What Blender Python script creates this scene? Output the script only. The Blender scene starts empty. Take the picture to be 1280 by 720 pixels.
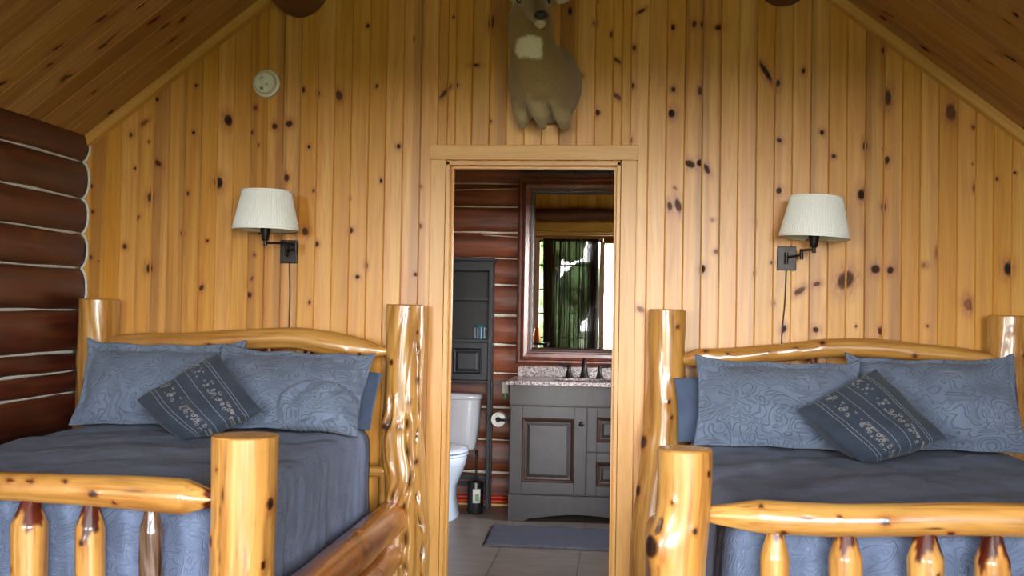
import bpy, math, random
import numpy as np
from mathutils import Matrix, Vector

C = bpy.context.scene.collection
D2R = math.pi / 180

# ------------------------------------------------------------------ materials
class NT:
    def __init__(s, name):
        s.m = bpy.data.materials.new(name); s.m.use_nodes = True
        s.t = s.m.node_tree; s.t.nodes.clear()
        s.out = s.t.nodes.new('ShaderNodeOutputMaterial')
    def n(s, typ, **kw):
        nd = s.t.nodes.new('ShaderNode' + typ)
        for k, v in kw.items():
            if hasattr(nd, k) and not k[0].isupper():
                setattr(nd, k, v)
            else:
                s.set(nd, k, v)
        return nd
    def set(s, nd, k, v):
        i = nd.inputs[int(k[1:])] if k[0] == '_' else nd.inputs[k.replace('_', ' ')]
        if isinstance(v, bpy.types.NodeSocket): s.t.links.new(v, i)
        elif isinstance(v, bpy.types.Node): s.t.links.new(v.outputs[0], i)
        else: i.default_value = v
    def attr(s, name, out='Fac'):
        return s.n('Attribute', attribute_name=name).outputs[out]
    def math(s, op, a, b=0.0, c=None, clamp=False):
        nd = s.n('Math', operation=op, use_clamp=clamp)
        s.set(nd, '_0', a); s.set(nd, '_1', b)
        if c is not None: s.set(nd, '_2', c)
        return nd.outputs[0]
    def vscale(s, vec, sc, off=(0, 0, 0)):
        nd = s.n('Mapping'); s.set(nd, 'Vector', vec); nd.inputs['Scale'].default_value = sc
        nd.inputs['Location'].default_value = off
        return nd.outputs[0]
    def noise(s, vec, scale=1.0, detail=3.0, rough=0.55, dist=0.0):
        nd = s.n('TexNoise'); s.set(nd, 'Vector', vec); nd.inputs['Scale'].default_value = scale
        nd.inputs['Detail'].default_value = detail; nd.inputs['Roughness'].default_value = rough
        nd.inputs['Distortion'].default_value = dist
        return nd.outputs[0]
    def ramp(s, fac, stops):
        nd = s.n('ValToRGB'); s.set(nd, 'Fac', fac)
        e = nd.color_ramp.elements
        while len(e) > 1: e.remove(e[-1])
        e[0].position = stops[0][0]; e[0].color = rgba(stops[0][1])
        for p, c in stops[1:]:
            k = e.new(p); k.color = rgba(c)
        return nd.outputs['Color']
    def mix(s, fac, a, b, mode='MIX'):
        nd = s.n('Mix', data_type='RGBA', blend_type=mode)
        s.set(nd, '_0', fac)
        s.set(nd, '_6', a if not isinstance(a, tuple) else rgba(a)); s.set(nd, '_7', b if not isinstance(b, tuple) else rgba(b))
        return nd.outputs[2]
    def range(s, v, a, b, c=0.0, d=1.0):
        nd = s.n('MapRange'); s.set(nd, '_0', v)
        for i, q in enumerate((a, b, c, d)): nd.inputs[i + 1].default_value = q
        return nd.outputs[0]
    def bsdf(s, color, rough=0.5, spec=0.5, metal=0.0, bump=None, bump_s=0.3, bump_d=0.01, coat=0.0, coat_r=0.1, sheen=0.0):
        b = s.n('BsdfPrincipled')
        s.set(b, 'Base Color', rgba(color) if isinstance(color, tuple) else color)
        s.set(b, 'Roughness', rough); s.set(b, 'Metallic', metal)
        b.inputs['Specular IOR Level'].default_value = spec
        s.set(b, 'Coat Weight', coat); b.inputs['Coat Roughness'].default_value = coat_r
        b.inputs['Sheen Weight'].default_value = sheen
        if bump is not None:
            k = s.n('Bump'); s.set(k, 'Height', bump); k.inputs['Strength'].default_value = bump_s
            k.inputs['Distance'].default_value = bump_d
            s.t.links.new(k.outputs[0], b.inputs['Normal'])
        s.t.links.new(b.outputs[0], s.out.inputs[0])
        return s.m

def rgba(c): return tuple(c) + (1.0,) if len(c) == 3 else tuple(c)
def S(r, g, b):
    f = lambda v: v / 12.92 if v <= 0.04045 else ((v + 0.055) / 1.055) ** 2.4
    return (f(r / 255), f(g / 255), f(b / 255))

def mat_plain(name, col, rough=0.5, spec=0.5, metal=0.0, nscale=0.0, namp=0.1, coat=0.0, bump=0.0):
    t = NT(name)
    co = t.n('TexCoord').outputs['Object']
    nz = t.noise(co, nscale or 20.0, 3.0)
    c = t.mix(t.range(nz, 0.35, 0.65), tuple(v * (1 - namp) for v in col), tuple(min(1, v * (1 + namp)) for v in col))
    return t.bsdf(c, rough, spec, metal, bump=nz if bump else None, bump_s=bump, bump_d=0.004, coat=coat)

def mat_boards(name, light, mid, dark, rough=0.5, spec=0.28, knots=False, coat=0.55):
    t = NT(name)
    g = t.attr('gco', 'Vector')
    fine = t.noise(t.vscale(g, (110, 3.0, 1)), 1, 4, 0.6)
    med = t.noise(t.vscale(g, (26, 0.9, 1)), 1, 3, 0.5, 0.6)
    cath = t.noise(t.vscale(g, (9, 0.55, 1)), 1, 2, 0.5)
    rings = t.math('SINE', t.math('MULTIPLY', cath, 75.0))
    rings = t.range(rings, -1, 1)
    c = t.mix(t.range(med, 0.3, 0.7), light, mid)
    c = t.mix(t.math('MULTIPLY', t.range(rings, 0.55, 1.0), 0.16), c, dark)
    c = t.mix(t.math('MULTIPLY', t.range(fine, 0.5, 0.78), 0.24), c, dark)
    # heartwood bands
    hb = t.range(t.noise(t.vscale(g, (16, 0.35, 1), (3, 5, 0)), 1, 2, 0.5), 0.44, 0.56)
    heart = t.math('MULTIPLY', t.attr('heart'), hb, clamp=True)
    c = t.mix(t.math('MULTIPLY', heart, 0.5), c, S(124, 72, 34))
    tint = t.attr('tint')
    hsv = t.n('HueSaturation'); t.set(hsv, 'Color', c)
    t.set(hsv, 'Value', t.range(tint, 0, 1, 0.92, 1.07)); t.set(hsv, 'Saturation', t.range(tint, 0, 1, 1.05, 0.96))
    c = hsv.outputs[0]
    if knots:
        vo = t.n('TexVoronoi'); t.set(vo, 'Vector', t.vscale(g, (11, 2.2, 1), (1.7, 0.3, 0))); vo.inputs['Scale'].default_value = 1.0
        rnd = t.n('SeparateColor'); t.set(rnd, '_0', vo.outputs['Color'])
        kd = t.math('MULTIPLY', t.range(vo.outputs['Distance'], 0.05, 0.2, 1, 0), t.math('GREATER_THAN', rnd.outputs[0], 0.72))
        c = t.mix(t.math('MULTIPLY', kd, 0.75), c, S(60, 32, 15))
    hal = t.math('MULTIPLY', t.attr('halo'), t.range(t.noise(t.vscale(g, (60, 26, 1)), 1, 3, 0.6), 0.3, 0.6, 0.3, 1.2))
    c = t.mix(t.math('MULTIPLY', hal, 0.75), c, S(146, 74, 26))
    kcol = t.mix(t.range(fine, 0.35, 0.75), S(15, 7, 4), S(56, 25, 13))
    c = t.mix(t.attr('knot'), c, kcol)
    return t.bsdf(c, t.math('ADD', rough, t.math('MULTIPLY', t.attr('knot'), 0.3)), spec, bump=fine, bump_s=0.08, bump_d=0.003, coat=t.math('MULTIPLY', t.math('SUBTRACT', 1.0, t.attr('knot')), coat), coat_r=0.33)

def mat_log(name, light, mid, dark, red=S(88, 26, 10), rough=0.28, coat=0.7, streak=0.35, coat_r=0.1, blotch=0.3, bump=0.25):
    t = NT(name)
    l = t.attr('lco', 'Vector')
    fine = t.noise(t.vscale(l, (70, 70, 4.0)), 1, 4, 0.6)
    med = t.noise(t.vscale(l, (16, 16, 1.6)), 1, 3, 0.55, 0.5)
    big = t.noise(t.vscale(l, (9, 9, 5)), 1, 3, 0.6, 0.3)
    c = t.mix(t.range(med, 0.32, 0.68), light, mid)
    c = t.mix(t.math('MULTIPLY', t.range(fine, 0.52, 0.75), streak), c, dark)
    c = t.mix(t.math('MULTIPLY', t.range(big, 0.56, 0.68), blotch), c, dark)
    st2 = t.noise(t.vscale(l, (38, 38, 1.3), (4, 2, 9)), 1, 3, 0.6)
    c = t.mix(t.math('MULTIPLY', t.range(st2, 0.5, 0.68), streak * 0.6), c, tuple(min(1, 1.25 * v) for v in light))
    c = t.mix(t.math('MULTIPLY', t.range(st2, 0.5, 0.33), streak * 0.6), c, dark)
    c = t.mix(t.attr('halo'), c, S(150, 78, 26))
    c = t.mix(t.attr('red'), c, t.mix(t.range(big, 0.4, 0.6), red, tuple(v * 0.45 for v in red)))
    c = t.mix(t.attr('bark'), c, t.mix(t.range(fine, 0.35, 0.65), S(120, 92, 72), S(52, 33, 22)))
    c = t.mix(t.attr('crack'), c, S(42, 24, 12))
    er = t.math('SINE', t.math('MULTIPLY', t.attr('rad'), 520.0))
    ec = t.mix(t.range(er, -1, 1), S(176, 128, 66), S(128, 84, 40))
    c = t.mix(t.attr('endg'), c, ec)
    c = t.mix(t.attr('knot'), c, t.mix(t.range(fine, 0.3, 0.7), S(20, 10, 7), S(58, 30, 17)))
    return t.bsdf(c, rough, 0.5, bump=t.math('ADD', t.math('MULTIPLY', fine, 0.35), med), bump_s=bump, bump_d=0.006, coat=coat, coat_r=coat_r)

def mat_cloth(name, a, b, quilt=0.0, streak=0.0, embroid=False):
    t = NT(name)
    u = t.attr('uvw', 'Vector')
    weave = t.noise(t.vscale(u, (420, 420, 420)), 1, 2, 0.6)
    blot = t.noise(t.vscale(u, (9, 9, 9)), 1, 3, 0.5)
    c = t.mix(t.range(blot, 0.3, 0.7), a, b)
    h = t.math('MULTIPLY', weave, 0.15)
    if quilt:
        w = t.n('TexNoise'); t.set(w, 'Vector', t.vscale(u, (7.5, 10.5, 7))); w.inputs['Detail'].default_value = 1.2
        w.inputs['Scale'].default_value = 1.0; w.inputs['Distortion'].default_value = 1.3
        ln = t.math('ABSOLUTE', t.math('SINE', t.math('MULTIPLY', w.outputs[0], 34.0)))
        groove = t.range(ln, 0.0, 0.5)
        h = t.math('ADD', h, t.math('MULTIPLY', groove, quilt))
        c = t.mix(t.math('MULTIPLY', t.range(ln, 0.0, 0.22, 1, 0), 0.16), c, tuple(v * 0.35 for v in a))
    if streak:
        st = t.noise(t.vscale(u, (34, 90, 60)), 1, 4, 0.7, 0.8)
        sm = t.range(st, 0.6, 0.74)
        c = t.mix(t.math('MULTIPLY', sm, streak), c, tuple(min(1, v * 2.1) for v in b))
        h = t.math('ADD', h, t.math('MULTIPLY', st, 0.9))
    if embroid:
        sep = t.n('SeparateXYZ'); t.set(sep, '_0', u)
        y = sep.outputs['Y']
        wob = t.math('MULTIPLY', t.math('SUBTRACT', t.noise(t.vscale(u, (14, 14, 14)), 1, 1), 0.5), 0.004)
        y2 = t.math('ADD', y, wob)
        for yy in (-0.128, -0.112, -0.022, 0.03, 0.118, 0.13):
            d = t.math('ABSOLUTE', t.math('SUBTRACT', y2, yy))
            c = t.mix(t.math('MULTIPLY', t.range(d, 0.0006, 0.0018, 1, 0), 0.75), c, S(140, 142, 146))
        for yy in (-0.066, 0.074):
            vo = t.n('TexVoronoi', feature='F1'); t.set(vo, 'Vector', t.vscale(u, (52, 44, 44), (yy * 30, 0, 0))); vo.inputs['Scale'].default_value = 1
            rg = t.math('ABSOLUTE', t.math('SUBTRACT', vo.outputs['Distance'], 0.33))
            d = t.math('ABSOLUTE', t.math('SUBTRACT', y2, yy))
            msk = t.math('MULTIPLY', t.range(rg, 0.07, 0.16, 1, 0), t.range(d, 0.017, 0.025, 1, 0))
            msk = t.math('MULTIPLY', msk, t.range(t.noise(t.vscale(u, (60, 60, 60)), 1, 2), 0.3, 0.42))
            c = t.mix(t.math('MULTIPLY', msk, 0.8), c, S(140, 134, 130))
            h = t.math('ADD', h, t.math('MULTIPLY', msk, 0.5))
    return t.bsdf(c, 0.85, 0.2, bump=h, bump_s=0.75, bump_d=0.008, sheen=0.12)

def mat_glass(name, tint=(1, 1, 1), refl=0.06):
    t = NT(name)
    a = t.n('BsdfTransparent'); a.inputs[0].default_value = rgba(tint)
    g = t.n('BsdfGlossy'); g.inputs['Roughness'].default_value = 0.02
    m = t.n('MixShader'); m.inputs[0].default_value = refl
    t.t.links.new(a.outputs[0], m.inputs[1]); t.t.links.new(g.outputs[0], m.inputs[2])
    t.t.links.new(m.outputs[0], t.out.inputs[0])
    return t.m

M = {}
M['pine'] = mat_boards('knotty_pine', S(210, 155, 72), S(195, 129, 50), S(144, 82, 28))
M['trim'] = mat_boards('pine_trim', S(206, 155, 80), S(194, 137, 62), S(158, 100, 42))
M['ceil'] = mat_boards('ceiling_pine', S(186, 142, 80), S(168, 120, 62), S(106, 68, 33), knots=True, coat=0.25)
M['log'] = mat_log('varnished_log', S(190, 142, 74), S(171, 115, 50), S(114, 62, 22), rough=0.34, coat=0.55, coat_r=0.14, streak=0.75)
M['logdark'] = mat_log('varnished_brown_log', S(190, 118, 50), S(164, 90, 34), S(90, 44, 16), coat=0.6, coat_r=0.14, blotch=0.6, bump=0.5)
M['logwall'] = mat_log('stained_wall_log', S(90, 36, 19), S(64, 25, 13), S(30, 11, 6), rough=0.45, coat=0.2, streak=0.8, coat_r=0.3, bump=0.3)
M['logbath'] = mat_log('stained_bath_log', S(128, 64, 34), S(92, 40, 21), S(42, 17, 9), rough=0.5, coat=0.15, streak=0.8, coat_r=0.3, bump=0.3)
M['beam'] = mat_log('dark_beam', S(104, 60, 34), S(82, 45, 25), S(48, 25, 13), rough=0.55, coat=0.05)
M['chink'] = mat_plain('white_chinking', S(196, 194, 184), 0.8, 0.2, nscale=60, bump=0.3)
M['spread'] = mat_cloth('blue_bedspread', S(88, 98, 122), S(104, 115, 141), quilt=0.45, streak=0.6)
M['sham'] = mat_cloth('blue_quilted_sham', S(92, 102, 121), S(108, 119, 139), quilt=1.0)
M['plain'] = mat_cloth('navy_pillowcase', S(68, 78, 100), S(78, 90, 113))
M['throw'] = mat_cloth('slate_throw', S(46, 54, 66), S(55, 63, 77), embroid=True)
M['bronze'] = mat_plain('oil_rubbed_bronze', S(38, 32, 30), 0.38, 0.5, 0.6, 40, 0.2)
M['wrought'] = mat_plain('dark_iron', S(46, 44, 42), 0.5, 0.5, 0.5, 40, 0.2)
M['cord'] = mat_plain('dark_cord', S(56, 40, 28), 0.6)
M['plastic'] = mat_plain('cream_plastic', S(214, 210, 194), 0.45, 0.4)
M['plastic_grey'] = mat_plain('grey_print', S(132, 132, 122), 0.6)
M['white'] = mat_plain('white_paint', S(222, 222, 214), 0.5, 0.4, nscale=6, namp=0.03)
M['ceramic'] = mat_plain('white_ceramic', S(212, 217, 226), 0.12, 0.6, nscale=5, namp=0.02, coat=0.5)
M['espresso'] = mat_plain('espresso_wood', S(62, 57, 57), 0.42, 0.4, nscale=18, namp=0.1)
M['espresso_mold'] = mat_plain('brown_molding', S(58, 37, 28), 0.4, 0.45, nscale=18, namp=0.15)
M['blackwood'] = mat_plain('black_wood', S(30, 32, 37), 0.42, 0.4, nscale=25, namp=0.15)
M['cherry'] = mat_plain('dark_cherry', S(96, 46, 34), 0.3, 0.5, nscale=14, namp=0.3, coat=0.4)
M['cherry_dark'] = mat_plain('black_cherry', S(48, 24, 19), 0.35, 0.5, nscale=14, namp=0.2)
M['mat'] = mat_plain('grey_bath_mat', S(88, 87, 94), 0.95, 0.1, nscale=120, namp=0.3, bump=0.8)
M['paper'] = mat_plain('white_paper', S(226, 224, 220), 0.9, 0.2)
M['blueglass'] = mat_plain('blue_glass', S(58, 108, 130), 0.15, 0.5, nscale=40, namp=0.3)
M['red'] = mat_plain('red_pipe', S(206, 52, 26), 0.4)
M['yellowtrim'] = mat_plain('pale_pine_edge', S(206, 170, 96), 0.6)
M['black'] = mat_plain('black_plastic', S(24, 24, 26), 0.35, 0.5)
M['green'] = mat_plain('green_gel', S(120, 150, 92), 0.3)
M['copper'] = mat_plain('copper', S(190, 116, 72), 0.3, 0.5, 0.7)
M['eye'] = mat_plain('glass_eye', S(16, 11, 9), 0.06, 0.8, coat=1.0)
M['nose'] = mat_plain('black_nose', S(18, 17, 17), 0.35, 0.6, nscale=200, bump=0.3)
M['shadein'] = mat_plain('white_lining', S(238, 238, 230), 0.8, 0.2)
def _m():
    t = NT('pleated_fabric')
    co = t.n('TexCoord').outputs['Object']
    nz = t.noise(t.vscale(co, (300, 300, 30)), 1, 3)
    c = t.mix(nz, S(236, 236, 230), S(247, 247, 242))
    d = t.n('BsdfDiffuse'); t.set(d, 'Color', c)
    tr = t.n('BsdfTranslucent'); t.set(tr, 'Color', c)
    m = t.n('MixShader'); m.inputs[0].default_value = 0.06
    t.t.links.new(d.outputs[0], m.inputs[1]); t.t.links.new(tr.outputs[0], m.inputs[2]); t.t.links.new(m.outputs[0], t.out.inputs[0])
    M['shade'] = t.m
    t = NT('sheer_dark_fabric')
    d = t.n('BsdfDiffuse'); d.inputs[0].default_value = rgba(S(70, 64, 62))
    tr = t.n('BsdfTransparent')
    co = t.n('TexCoord').outputs['Object']
    st = t.noise(t.vscale(co, (46, 3, 0.7)), 1, 3, 0.7)
    edge = t.n('SeparateXYZ'); t.set(edge, '_0', co)
    ctr = t.range(t.math('ABSOLUTE', t.math('ADD', edge.outputs[0], 0.72)), 0.20, 0.30, 1, 0.12)
    m = t.n('MixShader'); t.set(m, '_0', t.math('MULTIPLY', t.range(st, 0.36, 0.64, 0.04, 0.34), ctr))
    t.t.links.new(d.outputs[0], m.inputs[1]); t.t.links.new(tr.outputs[0], m.inputs[2]); t.t.links.new(m.outputs[0], t.out.inputs[0])
    M['sheer'] = t.m
    t = NT('granite')
    co = t.n('TexCoord').outputs['Object']
    a = t.n('TexVoronoi'); t.set(a, 'Vector', co); a.inputs['Scale'].default_value = 130
    sp = t.n('SeparateColor'); t.set(sp, '_0', a.outputs['Color'])
    n1 = t.noise(co, 55, 3, 0.6)
    c = t.ramp(sp.outputs[0], [(0.0, S(60, 52, 56)), (0.2, S(112, 100, 106)), (0.42, S(158, 144, 140)), (0.75, S(184, 172, 166)), (1.0, S(150, 114, 100))])
    c = t.mix(t.range(n1, 0.52, 0.62), c, S(92, 80, 84))
    M['granite'] = t.bsdf(c, 0.22, 0.5)
    t = NT('stone_tile')
    co = t.n('TexCoord').outputs['Object']
    sp = t.n('SeparateXYZ'); t.set(sp, '_0', co)
    def joint(v, off):
        f = t.math('FRACT', t.math('DIVIDE', t.math('ADD', v, off), 0.45))
        return t.math('LESS_THAN', t.math('ABSOLUTE', t.math('SUBTRACT', f, 0.5)), 0.0052)
    gr = t.math('MAXIMUM', joint(sp.outputs[0], 0.425 + 0.45 * 9), joint(sp.outputs[1], -5.86 + 0.225 + 0.45 * 20))
    cloud = t.noise(t.vscale(co, (5, 16, 5)), 1, 4, 0.55)
    c = t.mix(t.range(cloud, 0.3, 0.7), S(112, 99, 88), S(136, 123, 110))
    c = t.mix(gr, c, S(58, 50, 44))
    M['tile'] = t.bsdf(c, 0.36, 0.45)
    t = NT('mirror_glass')
    M['mirror'] = t.bsdf((0.9, 0.91, 0.9), 0.0, 0.5, 1.0)
    t = NT('deer_fur')
    col = t.attr('Col', 'Color')
    co = t.n('TexCoord').outputs['Object']
    fz = t.noise(t.vscale(co, (260, 260, 60)), 1, 3, 0.7)
    c = t.mix(t.range(fz, 0.3, 0.7, 0.0, 0.5), col, t.mix(1.0, col, (0.45, 0.42, 0.38), 'MULTIPLY'))
    M['fur'] = t.bsdf(c, 0.9, 0.15, bump=fz, bump_s=0.5, bump_d=0.004, sheen=0.3)
    t = NT('meadow')
    co = t.n('TexCoord').outputs['Object']
    nz = t.noise(co, 0.7, 5, 0.6)
    M['ground'] = t.bsdf(t.mix(nz, S(88, 90, 56), S(112, 108, 74)), 0.9, 0.1)
    t = NT('tree_leaves')
    co = t.n('TexCoord').outputs['Object']
    nz = t.noise(co, 9, 4, 0.7)
    M['leaf'] = t.bsdf(t.ramp(nz, [(0.3, S(46, 62, 28)), (0.55, S(92, 110, 60)), (0.75, S(142, 152, 98))]), 0.8, 0.2, bump=nz, bump_s=1.0, bump_d=0.2)
    t = NT('oak_floor')
    co = t.n('TexCoord').outputs['Object']
    nz = t.noise(t.vscale(co, (30, 1.5, 1)), 1, 4)
    M['woodfloor'] = t.bsdf(t.mix(nz, S(66, 44, 28), S(88, 60, 38)), 0.35, 0.5)
_m()
M['bark'] = mat_plain('tree_bark', S(84, 66, 50), 0.9, nscale=12, namp=0.3)
M['glass'] = mat_glass('window_glass')

# ------------------------------------------------------------------ mesh helpers
class MB:
    def __init__(s): s.v = []; s.f = []; s.a = {}; s.nv = 0; s.mi = []; s.cur = 0
    def add(s, verts, faces, **attrs):
        verts = np.asarray(verts, float).reshape(-1, 3); n = len(verts)
        s.v.append(verts)
        o = s.nv
        s.f += [tuple(int(i) + o for i in f) for f in faces]
        s.mi += [s.cur] * len(faces)
        for k in set(s.a) | set(attrs):
            if k not in s.a:
                dim = np.ndim(attrs[k]) == 2
                s.a[k] = [np.zeros((o, np.shape(attrs[k])[1])) if dim else np.zeros(o)]
            if k in attrs:
                val = np.asarray(attrs[k], float)
                if val.ndim == 0: val = np.full(n, float(val))
                s.a[k].append(val)
            else:
                s.a[k].append(np.zeros((n,) + s.a[k][0].shape[1:]))
        s.nv += n
        return s
    def box(s, a, b, **k):
        (x0, y0, z0), (x1, y1, z1) = a, b
        v = [(x0, y0, z0), (x1, y0, z0), (x1, y1, z0), (x0, y1, z0), (x0, y0, z1), (x1, y0, z1), (x1, y1, z1), (x0, y1, z1)]
        return s.add(v, [(3, 2, 1, 0), (4, 5, 6, 7), (0, 1, 5, 4), (1, 2, 6, 5), (2, 3, 7, 6), (3, 0, 4, 7)], **k)
    def prism(s, poly, axis, a, b):
        # poly: 2-D outline, extruded along axis between a and b
        n = len(poly)
        def mk(p, t): return {'x': (t, p[0], p[1]), 'y': (p[0], t, p[1]), 'z': (p[0], p[1], t)}[axis]
        v = [mk(p, a) for p in poly] + [mk(p, b) for p in poly]
        f = [tuple(range(n))[::-1], tuple(range(n, 2 * n))] + [(i, (i + 1) % n, n + (i + 1) % n, n + i) for i in range(n)]
        return s.add(v, f)
    def lathe(s, prof, c=(0, 0, 0), n=32, axis='z', cap=True, wob=None):
        th = np.linspace(0, 2 * np.pi, n, endpoint=False); v = []
        for r, h in prof:
            rr = r if wob is None else r * (1 + wob * (np.arange(n) % 2))
            x, y, z = rr * np.cos(th), rr * np.sin(th), np.full(n, h)
            if axis == 'y': x, y, z = x, z, y
            if axis == 'x': x, y, z = z, x, y
            v.append(np.stack([x, y, z], 1) + np.array(c))
        v = np.concatenate(v); m = len(prof)
        f = [(i * n + j, i * n + (j + 1) % n, (i + 1) * n + (j + 1) % n, (i + 1) * n + j) for i in range(m - 1) for j in range(n)]
        if cap: f += [tuple(range(n))[::-1], tuple(range((m - 1) * n, m * n))]
        return s.add(v, f)
    def tube(s, pts, r, n=10, cap=True):
        pts = np.array(pts, float); m = len(pts)
        r = np.full(m, r) if np.ndim(r) == 0 else np.array(r)
        T = np.gradient(pts, axis=0); T /= np.linalg.norm(T, axis=1)[:, None] + 1e-12
        ref = np.array([0, 0, 1.0]) if abs(T[0][2]) < 0.9 else np.array([0, 1.0, 0])
        th = np.linspace(0, 2 * np.pi, n, endpoint=False); v = []
        for i in range(m):
            u = ref - T[i] * ref.dot(T[i]); u /= np.linalg.norm(u); w = np.cross(T[i], u); ref = u
            v.append(pts[i] + r[i] * (np.cos(th)[:, None] * u + np.sin(th)[:, None] * w))
        f = [(i * n + j, i * n + (j + 1) % n, (i + 1) * n + (j + 1) % n, (i + 1) * n + j) for i in range(m - 1) for j in range(n)]
        if cap: f += [tuple(range(n))[::-1], tuple(range((m - 1) * n, m * n))]
        return s.add(np.concatenate(v), f)
    def ball(s, c, r, n=20, m=12):
        r = np.array(r if np.ndim(r) else (r, r, r), float)
        ph = np.linspace(1e-3, np.pi - 1e-3, m); th = np.linspace(0, 2 * np.pi, n, endpoint=False)
        v = np.array([[np.sin(p) * np.cos(t), np.sin(p) * np.sin(t), np.cos(p)] for p in ph for t in th]) * r + np.array(c)
        f = [(i * n + j, (i + 1) * n + j, (i + 1) * n + (j + 1) % n, i * n + (j + 1) % n) for i in range(m - 1) for j in range(n)]
        f += [tuple(range(n)), tuple(range((m - 1) * n, m * n))[::-1]]
        return s.add(v, f)
    def build(s, name, mats, parent=None, smooth=None, bevel=0.0, segs=2, loc=None):
        V = np.concatenate(s.v)
        if parent is not None and loc is None: V = V - np.array(W(parent))
        elif loc is not None: V = V - np.array(loc)
        me = bpy.data.meshes.new(name); me.from_pydata(V.tolist(), [], s.f)
        mats = mats if isinstance(mats, (list, tuple)) else [mats]
        for m in mats: me.materials.append(m)
        if len(mats) > 1: me.polygons.foreach_set('material_index', s.mi)
        for k, val in s.a.items():
            val = np.concatenate(val)
            if val.ndim == 1:
                a = me.attributes.new(k, 'FLOAT', 'POINT'); a.data.foreach_set('value', val.astype(np.float32))
            elif val.shape[1] == 3:
                a = me.attributes.new(k, 'FLOAT_VECTOR', 'POINT'); a.data.foreach_set('vector', val.astype(np.float32).ravel())
            else:
                a = me.attributes.new(k, 'FLOAT_COLOR', 'POINT'); a.data.foreach_set('color', val.astype(np.float32).ravel())
        me.update()
        o = bpy.data.objects.new(name, me); C.objects.link(o)
        if parent is not None: o.parent = parent
        elif loc is not None: o.location = loc
        if smooth is not None:
            me.shade_smooth() if smooth >= 180 else me.set_sharp_from_angle(angle=smooth * D2R)
            if smooth < 180:
                me.polygons.foreach_set('use_smooth', [True] * len(me.polygons))
        if bevel:
            b = o.modifiers.new('edge', 'BEVEL'); b.width = bevel; b.segments = segs; b.limit_method = 'ANGLE'; b.angle_limit = 40 * D2R
        return o

WORLD = {}
def W(o): return WORLD.get(o.name, (0, 0, 0))
def empty(name, loc, label, cat, group=None, kind=None):
    o = bpy.data.objects.new(name, None); C.objects.link(o); o.location = loc; o.empty_display_size = 0.1
    WORLD[o.name] = tuple(loc)
    return tag(o, label, cat, group, kind)
def part_empty(o, parent): WORLD[o.name] = W(parent)
def tag(o, label=None, cat=None, group=None, kind=None):
    if label: o['label'] = label
    if cat: o['category'] = cat
    if group: o['group'] = group
    if kind: o['kind'] = kind
    return o
def sub(mb, name, mat, parent, **k):
    """mesh child; parent may itself be a child whose origin is its thing's origin"""
    o = mb.build(name, mat, parent, **k)
    WORLD[o.name] = W(parent)
    return o

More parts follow.
